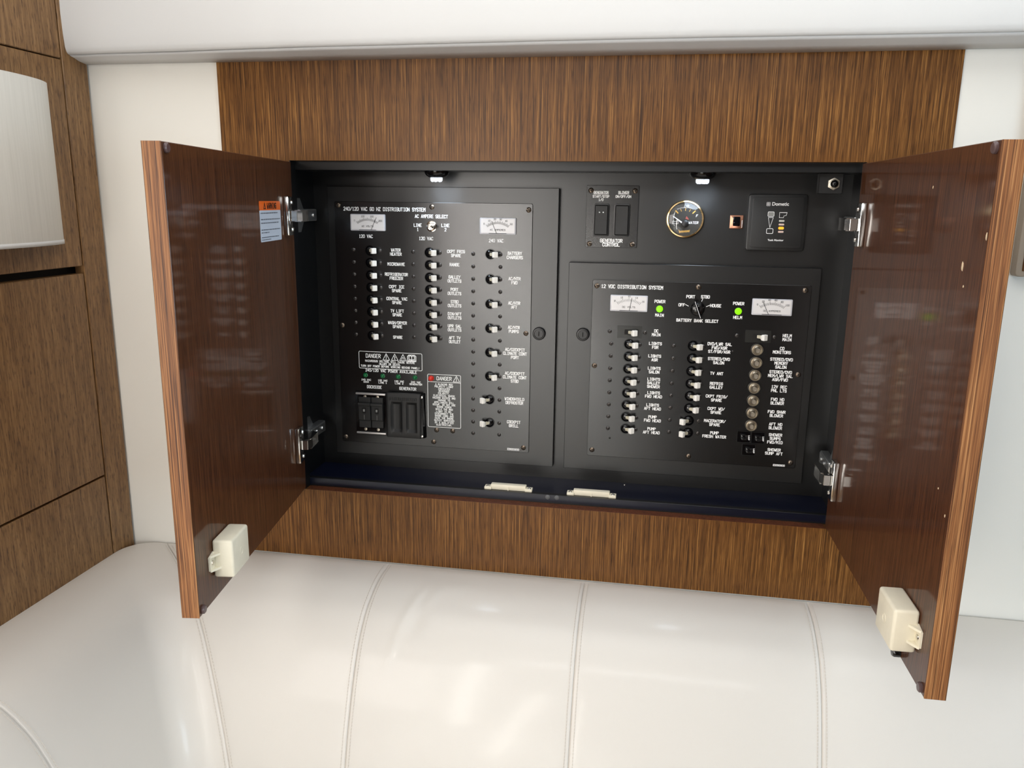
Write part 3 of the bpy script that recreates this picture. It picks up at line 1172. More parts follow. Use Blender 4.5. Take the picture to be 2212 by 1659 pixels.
for x0, z0, dz, n in ((-371.0, -145.5, -21.4, 8), (-323.1, -146.2, -21.4, 8), (-263.3, -147.0, -21.3, 8), (-215.4, -147.4, -21.27, 8), (-156.8, -148.2, -21.15, 16), (-109.4, -148.0, -21.16, 16)):
    screws(ac, [(x0, z0 + dz * k) for k in range(n)])
for k in range(8):
    breaker(ac, -340.7, -146.3 - 21.4 * k)
for k in range(8):
    breaker(ac, -233.7, -147.6 - 21.25 * k)
for k in range(8):
    breaker(ac, -126.9, -148.1 - 42.3 * k, right=k < 6)
obj('cam_lock', LOCK, ac, (-0.0411, YB, -0.2808))
meter(ac, -342.8, -98.6, 62.3, 28.3, 'AC VOLTS', ['0', '100', '200', '300'], 0.0300, (0.26, 0.30), (0.105, -0.44), 30, 5)
meter(ac, -114.0, -101.1, 61.8, 27.3, 'AC AMPERES', ['0', '10', '20', '30', '40', '50'], 0.0300, (-0.17, 0.30), (-0.03, -0.44), 30, 3)
# line selector
b = MB()
b.lathe([(0.0092, 0), (0.0092, 0.0012), (0.0076, 0.0016), (0.0076, 0.0042), (0.0060, 0.0048), (0.0052, 0.003), (0, 0.003)], 24)
ls = obj('line_selector', b.mesh('line_selector', 'chrome', 40), ac, (-0.2295, YF, -0.1034))
b = MB()
b.lathe([(0.0016, 0), (0.0022, 0.010), (0.0030, 0.014), (0.0026, 0.0162), (0, 0.017)], 14)
obj('selector_lever', b.mesh('selector_lever', 'chrome', 60), ls, (0, -0.002, 0), (0, 0, math.radians(26)), local=True)

LAB = [('WATER|HEATER', -294.1, -148.2), ('MICROWAVE', -294.0, -168.9), ('REFRIGERATOR|FREEZER', -294.0, -190.0), ('CKPT ICE|SPARE', -293.9, -211.5),
       ('CENTRAL VAC|SPARE', -293.9, -232.4), ('TV LIFT|SPARE', -293.7, -254.0), ('WASH/DRYER|SPARE', -293.8, -275.0), ('SPARE', -293.6, -297.4),
       ('CKPT FRIG|SPARE', -186.9, -148.2), ('RANGE', -189.7, -167.1), ('GALLEY|OUTLETS', -189.8, -191.7), ('PORT|OUTLETS', -189.9, -213.1),
       ('STBD|OUTLETS', -189.8, -234.3), ('DIN/AFT|OUTLETS', -189.9, -255.5), ('UPR SAL|OUTLETS', -190.0, -276.8), ('AFT TV|OUTLET', -189.9, -297.7),
       ('BATTERY|CHARGERS', -84.9, -149.1), ('AC/HTR|FWD', -84.9, -191.6), ('AC/HTR|AFT', -85.0, -233.3), ('AC/HTR|PUMPS', -85.1, -275.2),
       ('AC/COCKPIT|CLIMATE CONT|PORT', -82.6, -317.5), ('AC/COCKPIT|CLIMATE CONT|STBD', -82.5, -359.6), ('WINDSHIELD|DEFROSTER', -82.5, -402.1), ('COCKPIT|GRILL', -83.2, -444.0)]
for s, x, z in LAB:
    print_text(ac, s, x, z, YF, 3.5, 4.7, 1.05)
print_text(ac, '240/120 VAC 60 HZ DISTRIBUTION SYSTEM', -313.6, -75.8, YF, 3.98, 5.6, 1.05)
print_text(ac, 'AC AMPERE SELECT', -229.9, -86.7, YF, 3.65, 5.0, 0.95)
print_text(ac, 'LINE|1', -254.1, -105.3, YF, 3.6, 4.9, 0.95)
print_text(ac, 'LINE|2', -205.2, -105.0, YF, 3.6, 4.9, 0.95)
print_text(ac, '120 VAC', -347.7, -122.1, YF, 3.65, 5.0, 0.95)
print_text(ac, '120 VAC', -239.6, -123.9, YF, 3.65, 5.0, 0.95)
print_text(ac, '240 VAC', -117.3, -125.2, YF, 3.65, 5.0, 0.95)
print_text(ac, 'E0090900', -83.6, -491.0, YF, 2.7, 3.2, 0.8)
# danger notice 1
print_text(ac, 'DANGER', -340.3, -333.0, YF, 4.75, 6.6, 1.0)
print_text(ac, 'HAZARDOUS VOLTAGE WILL CAUSE SEVERE', -309.3, -342.4, YF, 2.65, 3.3, 0.72)
print_text(ac, 'INJURY OR DEATH.', -309.4, -347.1, YF, 2.6, 3.3, 0.72)
print_text(ac, 'TURN OFF POWER BEFORE WORKING BEHIND PANEL!', -309.3, -351.8, YF, 2.56, 3.3, 0.72)
print_text(ac, '240/120 VAC POWER AVAILABLE', -307.7, -359.6, YF, 3.57, 4.4, 0.9)
for s, x in (('240 VAC|DOCK', -354.7), ('120 VAC|LINE 1', -323.7), ('120 VAC|LINE 2', -292.8), ('240 VAC|GENERATOR', -261.7)):
    print_text(ac, s, x, -379.4, YF, 2.62, 2.75, 0.72)
print_text(ac, 'DOCKSIDE', -339.7, -390.2, YF, 3.5, 4.9, 0.95)
print_text(ac, 'GENERATOR', -276.9, -390.2, YF, 3.54, 4.9, 0.95)
mm = lambda pts: [(x / 1000, z / 1000) for x, z in pts]


def line_part(parent, name, segs, w, y=YF, m='print_white'):
    b = MB()
    stroke_mesh(b, segs, w / 1000, y=0)
    return obj(name, b.mesh(name, m), parent, (0, y, 0))


line_part(ac, 'warning_border', outline(mm(round_rect(-367.0, -249.8, -356.2, -325.4, 2.2))), 0.9)
for k, x in enumerate((-316.0, -300.1, -284.8)):
    segs = outline(mm([(x - 6.2, -339.4), (x + 6.2, -339.4), (x, -328.0)]))
    if k == 0:
        segs += [(mm([(x, -337.8)])[0], mm([(x, -331.5)])[0])]
    elif k == 1:
        segs += outline(mm([(x - 1.0, -331.8), (x + 0.8, -334.6), (x - 0.6, -335.2), (x + 0.4, -338.2)]), False)
    else:
        segs += outline(mm([(x - 2.2, -338.2), (x - 1.8, -335.6), (x, -333.0), (x + 1.6, -335.2), (x + 2.2, -338.2)]), False)
    line_part(ac, 'warning_triangle', segs, 0.9)
x, z = -268.6, -334.1
segs = outline(mm([(x - 7.6, z - 5.8), (x + 7.6, z - 5.8), (x + 7.6, z + 3.2), (x + 5.2, z + 5.6), (x - 5.2, z + 5.6), (x - 7.6, z + 3.2)]))
segs += outline(mm([(x, z - 3.6), (x, z + 3.2), (x - 2.4, z + 4.2), (x - 5.0, z + 3.6), (x - 5.0, z - 3.0), (x - 2.4, z - 2.6), (x, z - 3.6), (x + 2.4, z - 2.6), (x + 5.0, z - 3.0), (x + 5.0, z + 3.6), (x + 2.4, z + 4.2), (x, z + 3.2)]), False)
segs += [(mm([(x - 7, z - 4.8)])[0], mm([(x + 7, z - 4.8)])[0])]
line_part(ac, 'manual_symbol', segs, 1.3)
# danger notice 2
line_part(ac, 'warning_border', outline(mm(round_rect(-239.8, -179.4, -458.2, -361.4, 2.2))) + [(mm([(-239.5, -375.0)])[0], mm([(-179.4, -375.0)])[0])], 0.9)
print_text(ac, 'DANGER', -209.5, -368.2, YF, 4.7, 6.2, 0.95)
x = -187.1
line_part(ac, 'warning_triangle', outline(mm([(x - 5.8, -373.2), (x + 5.8, -373.2), (x, -362.8)])) + [(mm([(x, -371.8)])[0], mm([(x, -366.0)])[0])], 0.85)
DL = ['A GLOWING RED', 'POLARITY LIGHT', 'INDICATES', 'REVERSED', 'POLARITY.', 'ELECTRICAL SHOCK', 'HAZARD EXISTS AND', 'DAMAGE TO', 'APPLIANCES WILL', 'OCCUR. DO NOT USE',
      'SHORE POWER', 'WHILE THE RED', 'LIGHT IS ON.', 'DISCONNECT THE', 'SHORE CORD AND', 'HAVE THE SHORE', 'OUTLET SERVICED', 'BY A QUALIFIED', 'ELECTRICIAN.']
for k, s in enumerate(DL):
    print_text(ac, s, -209.9, -378.9 - 4.155 * k, YF, 2.48, 2.9, 0.66)
# indicator lamps
b = MB()
b.lathe([(0.0042, 0), (0.0042, 0.0012), (0.0034, 0.0014), (0.0034, 0.003), (0.0026, 0.0052), (0.0012, 0.0062), (0, 0.0064)], 16)
GLED = b.mesh('indicator_lamp', 'green_led', 60)
for x in (-355.5, -323.1, -294.0, -262.9):
    obj('indicator_lamp', GLED, ac, (x / 1000, YF, -0.3690))['label'] = 'small unlit green indicator lamp'
b = MB()
b.lathe([(0.0050, 0), (0.0050, 0.0014), (0.0043, 0.0016), (0.0043, 0.004), (0.0034, 0.0066), (0.0016, 0.0078), (0, 0.008)], 18)
obj('indicator_lamp', b.mesh('indicator_lamp', 'red_led', 60), ac, (-0.2332, YF, -0.3688))['label'] = 'red indicator lamp in the danger notice'

# main breaker bank with its sliding cover
b = MB()
b.box(-0.3760, -0.2440, YF - 0.0016, YF + 0.0002, -0.4800, -0.3985, 0.0008, 1)
bank = obj('main_breaker_bank', b.mesh('main_breaker_bank', 'black_gloss'), ac, (0, 0, 0))


def sub(name, me, label=None):
    o = bpy.data.objects.new(name, me)
    COL.objects.link(o)
    o.parent = bank
    o.location = (0, 0, 0)
    return o


for z in (-0.4027, -0.4762):
    b = MB()
    b.box(-0.3742, -0.3180, YF - 0.0050, YF - 0.0016, z - 0.0018, z + 0.0018, 0.0009, 2)
    sub('slide_rail', b.mesh('slide_rail', 'silver_rail', 40))
for k in range(2):
    xc = -0.3575 + 0.0240 * k
    b = MB()
    b.box(xc - 0.0114, xc + 0.0114, YF - 0.0050, YF - 0.0016, -0.4660, -0.4090, 0.0008, 1)
    b.box(xc - 0.0114, xc + 0.0114, YF - 0.0080, YF - 0.0050, -0.4520, -0.4200, 0.0012, 1)
    b.box(xc - 0.0118, xc + 0.0118, YF - 0.0098, YF - 0.0078, -0.4245, -0.4190, 0.0010, 1)
    b.mi = 1
    b.box(xc - 0.0036, xc + 0.0036, YF - 0.0084, YF - 0.0078, -0.4385, -0.4275)
    b.mi = 2
    b.box(xc - 0.0016, xc + 0.0016, YF - 0.0100, YF - 0.0080, -0.4350, -0.4305, 0.0006, 1)
    stroke_mesh(b, [((xc, -0.4500), (xc, -0.4415))], 0.0005, y=YF - 0.0081)
    sub('main_breaker', b.mesh('main_breaker', ['rocker_black', 'dark_gap', 'icon_grey']))
    for zz in (-0.4695, -0.4085):
        b = MB()
        b.lathe([(0.0030, 0.0016), (0.0028, 0.0030), (0, 0.0036)], 12, cx=xc, cy=YF, cz=zz)
        sub('terminal_screw', b.mesh('terminal_screw', 'nickel', 40))
CX0, CX1, CZ0, CZ1, CY = -0.3135, -0.2500, -0.4785, -0.3965, YF - 0.0140
b = MB()
# sliding cover: its front is scooped into two shallow finger channels
nx, nz = 40, 16
rowsf = []
for j in range(nz + 1):
    zz = CZ0 + (CZ1 - CZ0) * j / nz
    r = []
    for i2 in range(nx + 1):
        t = i2 / nx
        xx = CX0 + (CX1 - CX0) * t
        y = CY
        for c in (0.295, 0.735):
            q = (t - c) / 0.165
            if abs(q) < 1:
                v = (zz - CZ0) / (CZ1 - CZ0)
                win = 1.0 if 0.16 < v < 0.80 else 0.0
                y += 0.0042 * (1 - q ** 4) * win
        e = min(t, 1 - t) * (CX1 - CX0)
        ez = min(j, nz - j) / nz * (CZ1 - CZ0)
        if e < 0.002:
            y += (0.002 - e) * 0.6
        if ez < 0.002:
            y += 0.0012
        r.append((xx, y, zz))
    rowsf.append(r)
vs = b.grid(rowsf)
back = [[b.bm.verts.new((v.co.x, YF - 0.0052, v.co.z)) for v in row] for row in (vs[0], vs[-1])]
for row, bk in ((vs[0], back[0]), (vs[-1], back[1])):
    for i2 in range(nx):
        b.bm.faces.new((row[i2], row[i2 + 1], bk[i2 + 1], bk[i2]))
lb = [b.bm.verts.new((CX0, YF - 0.0052, v[0].co.z)) for v in vs]
rb2 = [b.bm.verts.new((CX1, YF - 0.0052, v[0].co.z)) for v in vs]
for j in range(nz):
    b.bm.faces.new((vs[j][0], vs[j + 1][0], lb[j + 1], lb[j]))
    b.bm.faces.new((vs[j][-1], vs[j + 1][-1], rb2[j + 1], rb2[j]))
bmesh.ops.recalc_face_normals(b.bm, faces=b.bm.faces)
for f in b.bm.faces:
    f.smooth = False
for k in range(14):
    xa = CX0 + 0.0062 + 0.0037 * k
    b.box(xa, xa + 0.0022, CY - 0.0012, CY + 0.001, CZ1 - 0.0125, CZ1 - 0.0070, 0.0004, 1)
sub('slide_cover', b.mesh('slide_cover', 'rocker_black', 30))
b = MB()
b.hexa([(-0.2492, YF - 0.0130, -0.4775), (-0.2455, YF - 0.0130, -0.4775), (-0.2430, YF - 0.0016, -0.4790), (-0.2492, YF - 0.0016, -0.4790),
        (-0.2492, YF - 0.0130, -0.3985), (-0.2465, YF - 0.0130, -0.3985), (-0.2450, YF - 0.0016, -0.3970), (-0.2492, YF - 0.0016, -0.3970)])
sub('cover_guide', b.mesh('cover_guide', 'black_gloss'))
for zz in (-0.4735, -0.4015):
    b = MB()
    b.lathe([(0.0022, 0.0130), (0.002, 0.0142), (0, 0.0146)], 12, cx=-0.2474, cy=YF, cz=zz)
    sub('guide_pin', b.mesh('guide_pin', 'chrome', 40))

# ------------------------------------------------------------------ DC distribution panel (right board)
dc = thing('distribution_panel', 'smaller right breaker panel with silver round fuses and two lit green lamps', 'breaker panel', (0.2088, YB, -0.5197), 'breaker panels')
b = MB()
b.box(0.0070, 0.4105, YB, D - 0.0003, -0.5197, -0.1584, 0.0006, 1)
obj('backing_board', b.mesh('backing_board', 'black_board'), dc, (0, 0, 0))
b = MB()
b.slab(0.0475, 0.3975, YF, YB + 0.0002, -0.4930, -0.1860, 0.003, edge=0.0006)
obj('face_plate', b.mesh('face_plate', 'black_face'), dc, (0, 0, 0))
screws(dc, [(55.1, -195.9), (220.6, -193.7), (387.9, -193.8), (55.6, -332.0), (388.7, -331.9), (56.2, -482.3), (221.6, -483.2), (389.4, -483.2)], SCREW_BIG, 'corner_screw')
for x0, z0, dz in ((82.5, -292.9, -21.23), (130.0, -293.0, -21.17), (186.5, -292.3, -21.35), (234.6, -291.3, -21.39)):
    screws(dc, [(x0, z0 + dz * k) for k in range(8)])
screws(dc, [(79.3, -271.9), (137.8, -271.9), (287.1, -270.8), (346.5, -271.2)])
SMALL = screw_mesh('rivet', 0.0018, 'screw_black')
screws(dc, [(86.2, -458.9), (282.2, -297.4)], SMALL, 'rivet')
for k in range(8):
    breaker(dc, 112.7, -292.6 - 21.14 * k)
for k in range(8):
    breaker(dc, 218.0, -291.0 - 21.47 * k, right=k < 6)
b = MB()
b.slab(-0.0186, 0.0218, -0.0010, 0.0002, -0.0102, 0.0102, 0.0008)
b.mi = 1
b.box(-0.0065, 0.0125, -0.0013, -0.0009, -0.0042, 0.0042)
PLATE = b.mesh('main_switch', ['clear_tint', 'dark_gap'])
for x, z in ((110.6, -272.0), (319.0, -271.0)):
    breaker(dc, x, z, plate=PLATE)
obj('cam_lock', LOCK, dc, (0.0341, YB, -0.2792))
meter(dc, 109.2, -223.6, 61.6, 27.0, 'DC VOLTS', ['8', '10', '12', '14', '16'], 0.0300, (0.075, 0.34), (0.02, -0.44), 16, 4)
meter(dc, 338.5, -222.3, 62.6, 26.6, 'DC AMPERES', ['0', '20', '40', '60', '80', '100'], 0.0300, (-0.235, 0.30), (-0.08, -0.44), 25, 5)
for x, z in ((159.9, -231.3), (286.3, -230.8)):
    b = MB()
    b.mi = 1
    b.lathe([(0.0056, 0), (0.0056, 0.0018), (0.0048, 0.0022)], 24)
    b.mi = 0
    b.lathe([(0.0049, 0.0016), (0.0044, 0.0022), (0, 0.0025)], 24)
    obj('power_lamp', b.mesh('power_lamp', ['green_lamp', 'green_lamp'], 40), dc, (x / 1000, YF, z / 1000))['label'] = 'lit yellow-green power lamp'
# battery selector knob
b = MB()
b.lathe([(0.0118, 0), (0.0118, 0.0020), (0.0104, 0.0040), (0.0098, 0.0085), (0.0084, 0.0098), (0, 0.0098)], 28)
kn = obj('selector_knob', b.mesh('selector_knob', 'black_gloss', 45), dc, (0.2210, YF, -0.2290))
b = MB()
b.box(-0.0150, 0.0150, -0.0155, -0.0080, -0.0020, 0.0020, 0.0008, 1)
b.mi = 1
stroke_mesh(b, [((-0.0140, 0.0), (0.0140, 0.0))], 0.0007, y=-0.0156)
ptr = obj('knob_pointer', b.mesh('knob_pointer', ['black_gloss', 'print_white']), kn, (0, 0, 0), (0, math.radians(69.0), 0), local=True)
line_part(dc, 'dial_tick', [(mm([(201.6, -222.7)])[0], mm([(206.4, -224.9)])[0])], 0.9)
line_part(dc, 'dial_tick', [(mm([(228.9, -211.9)])[0], mm([(227.1, -216.6)])[0])], 0.9)
line_part(dc, 'dial_tick', [(mm([(235.1, -225.1)])[0], mm([(240.3, -222.6)])[0])], 0.9)
# round fuse holders
b = MB()
b.lathe([(0.0099, 0), (0.0099, 0.0024), (0.0090, 0.0044), (0.0086, 0.0044), (0.0072, 0.0028), (0.0050, 0.0048), (0.0046, 0.0110), (0.0038, 0.0122), (0.0030, 0.0122), (0.0026, 0.0116), (0, 0.0116)], 28)
FUSE = b.mesh('fuse_holder', 'nickel', 40)
for k in range(7):
    obj('fuse_holder', FUSE, dc, (0.3209, YF, (-292.8 - 21.47 * k) / 1000))
# small black press switches
b = MB()
b.slab(-0.0112, 0.0112, -0.0012, 0.0002, -0.0104, 0.0104, 0.0006)
b.mi = 1
stroke_mesh(b, outline([(-0.0106, -0.0098), (0.0106, -0.0098), (0.0106, 0.0098), (-0.0106, 0.0098)]), 0.0004, y=-0.0012)
SWB = b.mesh('press_switch', ['black_gloss', 'rocker_black'])
b = MB()
b.box(-0.0050, 0.0050, -0.0062, -0.0010, -0.0035, 0.0048, 0.0010, 2)
b.box(-0.0046, 0.0046, -0.0092, -0.0058, -0.0038, 0.0002, 0.0010, 2)
SWR = b.mesh('rocker', 'black_gloss', 40)
for x, z in ((310.2, -442.3), (333.4, -442.9), (319.8, -464.6)):
    sw = obj('press_switch', SWB, dc, (x / 1000, YF, z / 1000))
    obj('rocker', SWR, sw, (0, 0, 0), local=True)
    b = MB()
    seg = text_segs('1AMP', 2.2, 2.2, 0.74)
    stroke_mesh(b, [tuple((p[1] / 1000 + 0.0085, -p[0] / 1000 - 0.001) for p in q) for q in seg], 0.0006)
    obj('rating_text', b.mesh('rating_text', 'print_white'), sw, (0, -0.0013, 0), local=True)
DTX = [('POWER', 159.9, -219.0), ('MAIN', 160.2, -241.7), ('POWER', 286.1, -218.2), ('HELM', 286.1, -241.0), ('PORT', 209.2, -209.5), ('STBD', 232.7, -209.0),
       ('OFF', 195.5, -223.4), ('HOUSE', 250.0, -223.0), ('BATTERY BANK SELECT', 222.1, -248.7), ('DC|MAIN', 156.5, -271.6), ('HELM|MAIN', 366.3, -271.2),
       ('LIGHTS|FSR', 156.1, -293.0), ('LIGHTS|ASR', 156.0, -314.3), ('LIGHTS|SALON', 156.3, -335.3), ('LIGHTS|GALLEY|SHOWER', 156.4, -357.4),
       ('LIGHTS|FWD HEAD', 157.4, -377.8), ('LIGHTS|AFT HEAD', 156.8, -399.2), ('PUMP|FWD HEAD', 157.6, -420.2), ('PUMP|AFT HEAD', 156.9, -441.4),
       ('DVD/LWR SAL|FWD/ASR|ST/FSR/ASR', 260.7, -292.7), ('STEREO/DVD|SALON', 261.0, -314.5), ('TV ANT', 259.1, -336.0), ('REFRIG|GALLEY', 259.8, -356.6),
       ('CKPT FRIG/|SPARE', 261.5, -378.5), ('CKPT WD/|SPARE', 262.2, -399.8), ('MACERATOR/|SPARE', 261.4, -421.2), ('PUMP|FRESH WATER', 262.1, -442.0),
       ('CO|MONITORS', 360.1, -292.5), ('STEREO/DVD|MEMORY|SALON', 360.5, -314.0), ('STEREO/DVD|MEM/LWR SAL|ASR/FWD', 360.9, -335.2), ('12V REC|PNL LTS', 360.6, -357.0),
       ('FWD HD|BLOWER', 359.8, -378.3), ('FWD SHWR|BLOWER', 360.1, -399.7), ('AFT HD|BLOWER', 360.2, -421.0), ('SHOWER|SUMPS|FWD/MID', 361.5, -442.6), ('SHOWER|SUMP AFT', 361.3, -465.5)]
for s, x, z in DTX:
    print_text(dc, s, x, z, YF, 3.58, 4.4, 1.02)
print_text(dc, '12 VDC DISTRIBUTION SYSTEM', 113.0, -196.4, YF, 3.92, 5.4, 1.05)
print_text(dc, 'E0090800', 371.2, -488.9, YF, 2.4, 2.8, 0.75)

# ------------------------------------------------------------------ generator control plate
gp = thing('switch_plate', 'black generator control plate with two tall rocker switches', 'switch plate', (0.075, D, -0.133))
b = MB()
b.slab(0.0320, 0.1174, D - 0.0026, D - 0.0002, -0.1330, -0.0328, 0.0012, edge=0.0004)
obj('plate', b.mesh('plate', 'black_face'), gp, (0, 0, 0))
YG = D - 0.0026
for x, z in ((39.2, -41.1), (110.9, -41.4), (39.3, -127.5), (109.7, -127.1)):
    obj('corner_screw', SCREW_BIG, gp, (x / 1000, YG, z / 1000))
for k, x in enumerate((57.4, 91.1)):
    b = MB()
    pts_o = round_rect(-0.0130, 0.0130, -0.0266, 0.0266, 0.0030)
    pts_i = round_rect(-0.0110, 0.0110, -0.0244, 0.0244, 0.0022)
    t = b
    n = len(pts_o)
    ring = [[(a, 0.0, c) for a, c in pts_o], [(a, -0.0026, c) for a, c in pts_o], [(a, -0.0030, c) for a, c in pts_i], [(a, 0.0006, c) for a, c in pts_i]]
    b.grid(ring, closed=True)
    b.mi = 1
    b.slab(-0.0112, 0.0112, -0.0003, 0.0002, -0.0246, 0.0246, 0.002)
    fr = obj('rocker_frame', b.mesh('rocker_frame', ['black_plastic', 'dark_gap'], 30), gp, (x / 1000, YG, -0.0886))
    # rocker face: two shallow planes meeting in the middle
    pr = [(-0.0228, -0.0046), (0.0, -0.0030), (0.0228, -0.0042)]
    b = MB()
    w = 0.0098
    for (z0, y0), (z1, y1) in zip(pr, pr[1:]):
        b.hexa([(-w, y0, z0), (w, y0, z0), (w, 0.0002, z0), (-w, 0.0002, z0), (-w, y1, z1), (w, y1, z1), (w, 0.0002, z1), (-w, 0.0002, z1)])
    obj('rocker', b.mesh('rocker', 'rocker_black'), fr, local=True)
    if k == 0:
        b = MB()
        for dx in (-0.0030, 0.0032):
            b.lathe([(0.0011, 0), (0.0009, 0.0004), (0, 0.0005)], 8, cx=dx, cy=-0.0037, cz=0.0125)
        obj('status_dots', b.mesh('status_dots', 'print_white'), fr, local=True)
print_text(gp, 'GENERATOR', 55.8, -44.2, YG, 2.75, 3.6, 0.85)
line_part(gp, 'underline', [(mm([(43.6, -46.9)])[0], mm([(68.0, -46.9)])[0])], 0.6, YG)
print_text(gp, 'START/STOP', 55.9, -50.6, YG, 2.75, 3.6, 0.85)
print_text(gp, '1/0', 55.9, -55.9, YG, 2.7, 3.5, 0.85)
print_text(gp, 'BLOWER', 92.6, -43.9, YG, 2.95, 3.6, 0.85)
line_part(gp, 'underline', [(mm([(84.0, -46.6)])[0], mm([(101.2, -46.6)])[0])], 0.6, YG)
print_text(gp, 'ON/OFF/ON', 92.3, -50.4, YG, 2.85, 3.6, 0.85)
print_text(gp, 'GENERATOR', 75.2, -122.0, YG, 4.15, 5.2, 1.1)
print_text(gp, 'CONTROL', 75.2, -128.5, YG, 4.15, 5.2, 1.1)

# ------------------------------------------------------------------ water gauge
wg = thing('water_gauge', 'round water level gauge with a thin gold bezel', 'gauge', (0.1925, D, -0.114))
gx, gz = 0.1931, -0.0850
b = MB()
b.lathe([(0.0305, 0.0002), (0.0305, 0.0060), (0.0290, 0.0095), (0.0272, 0.0100), (0.0268, 0.0088), (0.0266, 0.0060)], 56, cx=gx, cy=D, cz=gz)
obj('bezel', b.mesh('bezel', 'brass_bezel', 40), wg, (0, 0, 0))
b = MB()
b.lathe([(0.0268, 0.0002), (0.0268, 0.0040), (0, 0.0040)], 48, cx=gx, cy=D, cz=gz)
dial = obj('dial', b.mesh('dial', 'dial_dark', 40), wg, (0, 0, 0))
YD = D - 0.0042


def polar(a, r):
    a = math.radians(a)
    return (gx + r * math.sin(a) + 0.0, gz - 0.002 + r * math.cos(a))


b = MB()
for a in (-46, 46):
    stroke_mesh(b, [(polar(a, 0.0165), polar(a, 0.0215))], 0.0017)
for a in (-24, 0, 24):
    stroke_mesh(b, [(polar(a, 0.0155), polar(a, 0.0190))], 0.0008)
obj('scale_marks', b.mesh('scale_marks', 'gold_ink'), wg, (0, YD, 0))
print_text(wg, 'WATER', (gx + 0.0135) * 1000, (gz - 0.0055) * 1000, YD, 3.2, 3.6, 0.55, name='dial_text', italic=0.12)
print_text(wg, '1/2', (gx + 0.001) * 1000, (gz + 0.0205) * 1000, YD, 2.7, 3.4, 0.4, name='dial_text', italic=0.12)
print_text(wg, 'F', (gx + 0.0185) * 1000, (gz + 0.0055) * 1000, YD, 3.2, 3.6, 0.5, name='dial_text', italic=0.12)
line_part(wg, 'unit_box', outline([(gx - 0.0195, gz - 0.0075), (gx - 0.0105, gz - 0.0075), (gx - 0.0105, gz - 0.0040), (gx - 0.0195, gz - 0.0040)]), 0.45, YD)
# gold script maker's mark, too small to read in the photo
sq = [(-0.0082 + 0.0166 * t / 40, -0.0205 + 0.0016 * math.sin(t * 1.45) + 0.00004 * t) for t in range(41)]
line_part(wg, 'gold_script', [((gx + a[0], gz + a[1]), (gx + c[0], gz + c[1])) for a, c in zip(sq, sq[1:])] + [((gx - 0.0090, gz - 0.0170), (gx - 0.0074, gz - 0.0222))], 0.65, YD, 'gold_ink')
b = MB()
b.hexa([(gx - 0.0195, D - 0.0060, gz + 0.0040), (gx - 0.0050, D - 0.0060, gz - 0.0068), (gx - 0.0050, D - 0.0066, gz - 0.0068), (gx - 0.0195, D - 0.0066, gz + 0.0040),
        (gx - 0.0189, D - 0.0060, gz + 0.0048), (gx - 0.0036, D - 0.0060, gz - 0.0050), (gx - 0.0036, D - 0.0066, gz - 0.0050), (gx - 0.0189, D - 0.0066, gz + 0.0048)])
obj('needle', b.mesh('needle', 'print_white'), wg, (0, 0, 0))
b = MB()
b.lathe([(0.0058, 0.0040), (0.0058, 0.0070), (0.0045, 0.0078), (0, 0.0080)], 20, cx=gx + 0.0005, cy=D, cz=gz - 0.0075)
obj('hub', b.mesh('hub', 'black_plastic', 40), wg, (0, 0, 0))
b = MB()
b.prism([(gx + 0.0005, gz + 0.0005), (gx + 0.0062, gz - 0.0010), (gx + 0.0052, gz + 0.0012), (gx + 0.0022, gz + 0.0048)], YD - 0.0002, YD + 0.0001)
obj('logo_mark', b.mesh('logo_mark', 'hub_red'), wg, (0, 0, 0))
b = MB()
b.lathe([(0.0270, 0.0086), (0.0240, 0.0098), (0.0180, 0.0110), (0.0090, 0.0118), (0, 0.0120)], 48, cx=gx, cy=D, cz=gz)
obj('glass', b.mesh('glass', 'gauge_glass', 60), wg, (0, 0, 0))

# ------------------------------------------------------------------ small rocker in a copper plate
rk = thing('rocker_switch', 'tiny black rocker switch in a square copper plate', 'switch', (0.2745, D, -0.0993))
b = MB()
b.slab(0.2640, 0.2850, D - 0.0026, D - 0.0002, -0.0990, -0.0776, 0.0010, edge=0.0010)
obj('copper_plate', b.mesh('copper_plate', 'copper', 30), rk, (0, 0, 0))
b = MB()
b.box(0.2688, 0.2800, D - 0.0064, D - 0.0026, -0.0948, -0.0800, 0.0010, 1)
b.box(0.2694, 0.2794, D - 0.0088, D - 0.0060, -0.0940, -0.0880, 0.0010, 1)
obj('rocker', b.mesh('rocker', 'black_gloss', 40), rk, (0, 0, 0))
b = MB()
stroke_mesh(b, [((0.2835, -0.0860 - 0.0024 * k), (0.2826, -0.0872 - 0.0024 * k)) for k in range(5)], 0.0010)
obj('rating_text', b.mesh('rating_text', 'print_white'), rk, (0, D - 0.0027, 0))

# ------------------------------------------------------------------ tank monitor
tm = thing('tank_monitor', 'square black tank level monitor with one lit amber bar', 'monitor', (0.335, D, -0.133))
b = MB()
b.slab(0.2905, 0.3805, D - 0.0100, D - 0.0002, -0.1328, -0.0443, 0.0045, edge=0.0016)
obj('frame', b.mesh('frame', 'black_satin', 40), tm, (0, 0, 0))
YT = D - 0.0108
b = MB()
b.slab(0.2963, 0.3752, YT, D - 0.0095, -0.1276, -0.0488, 0.0045, edge=0.0004)
obj('front_label', b.mesh('front_label', 'rocker_black', 40), tm, (0, 0, 0))


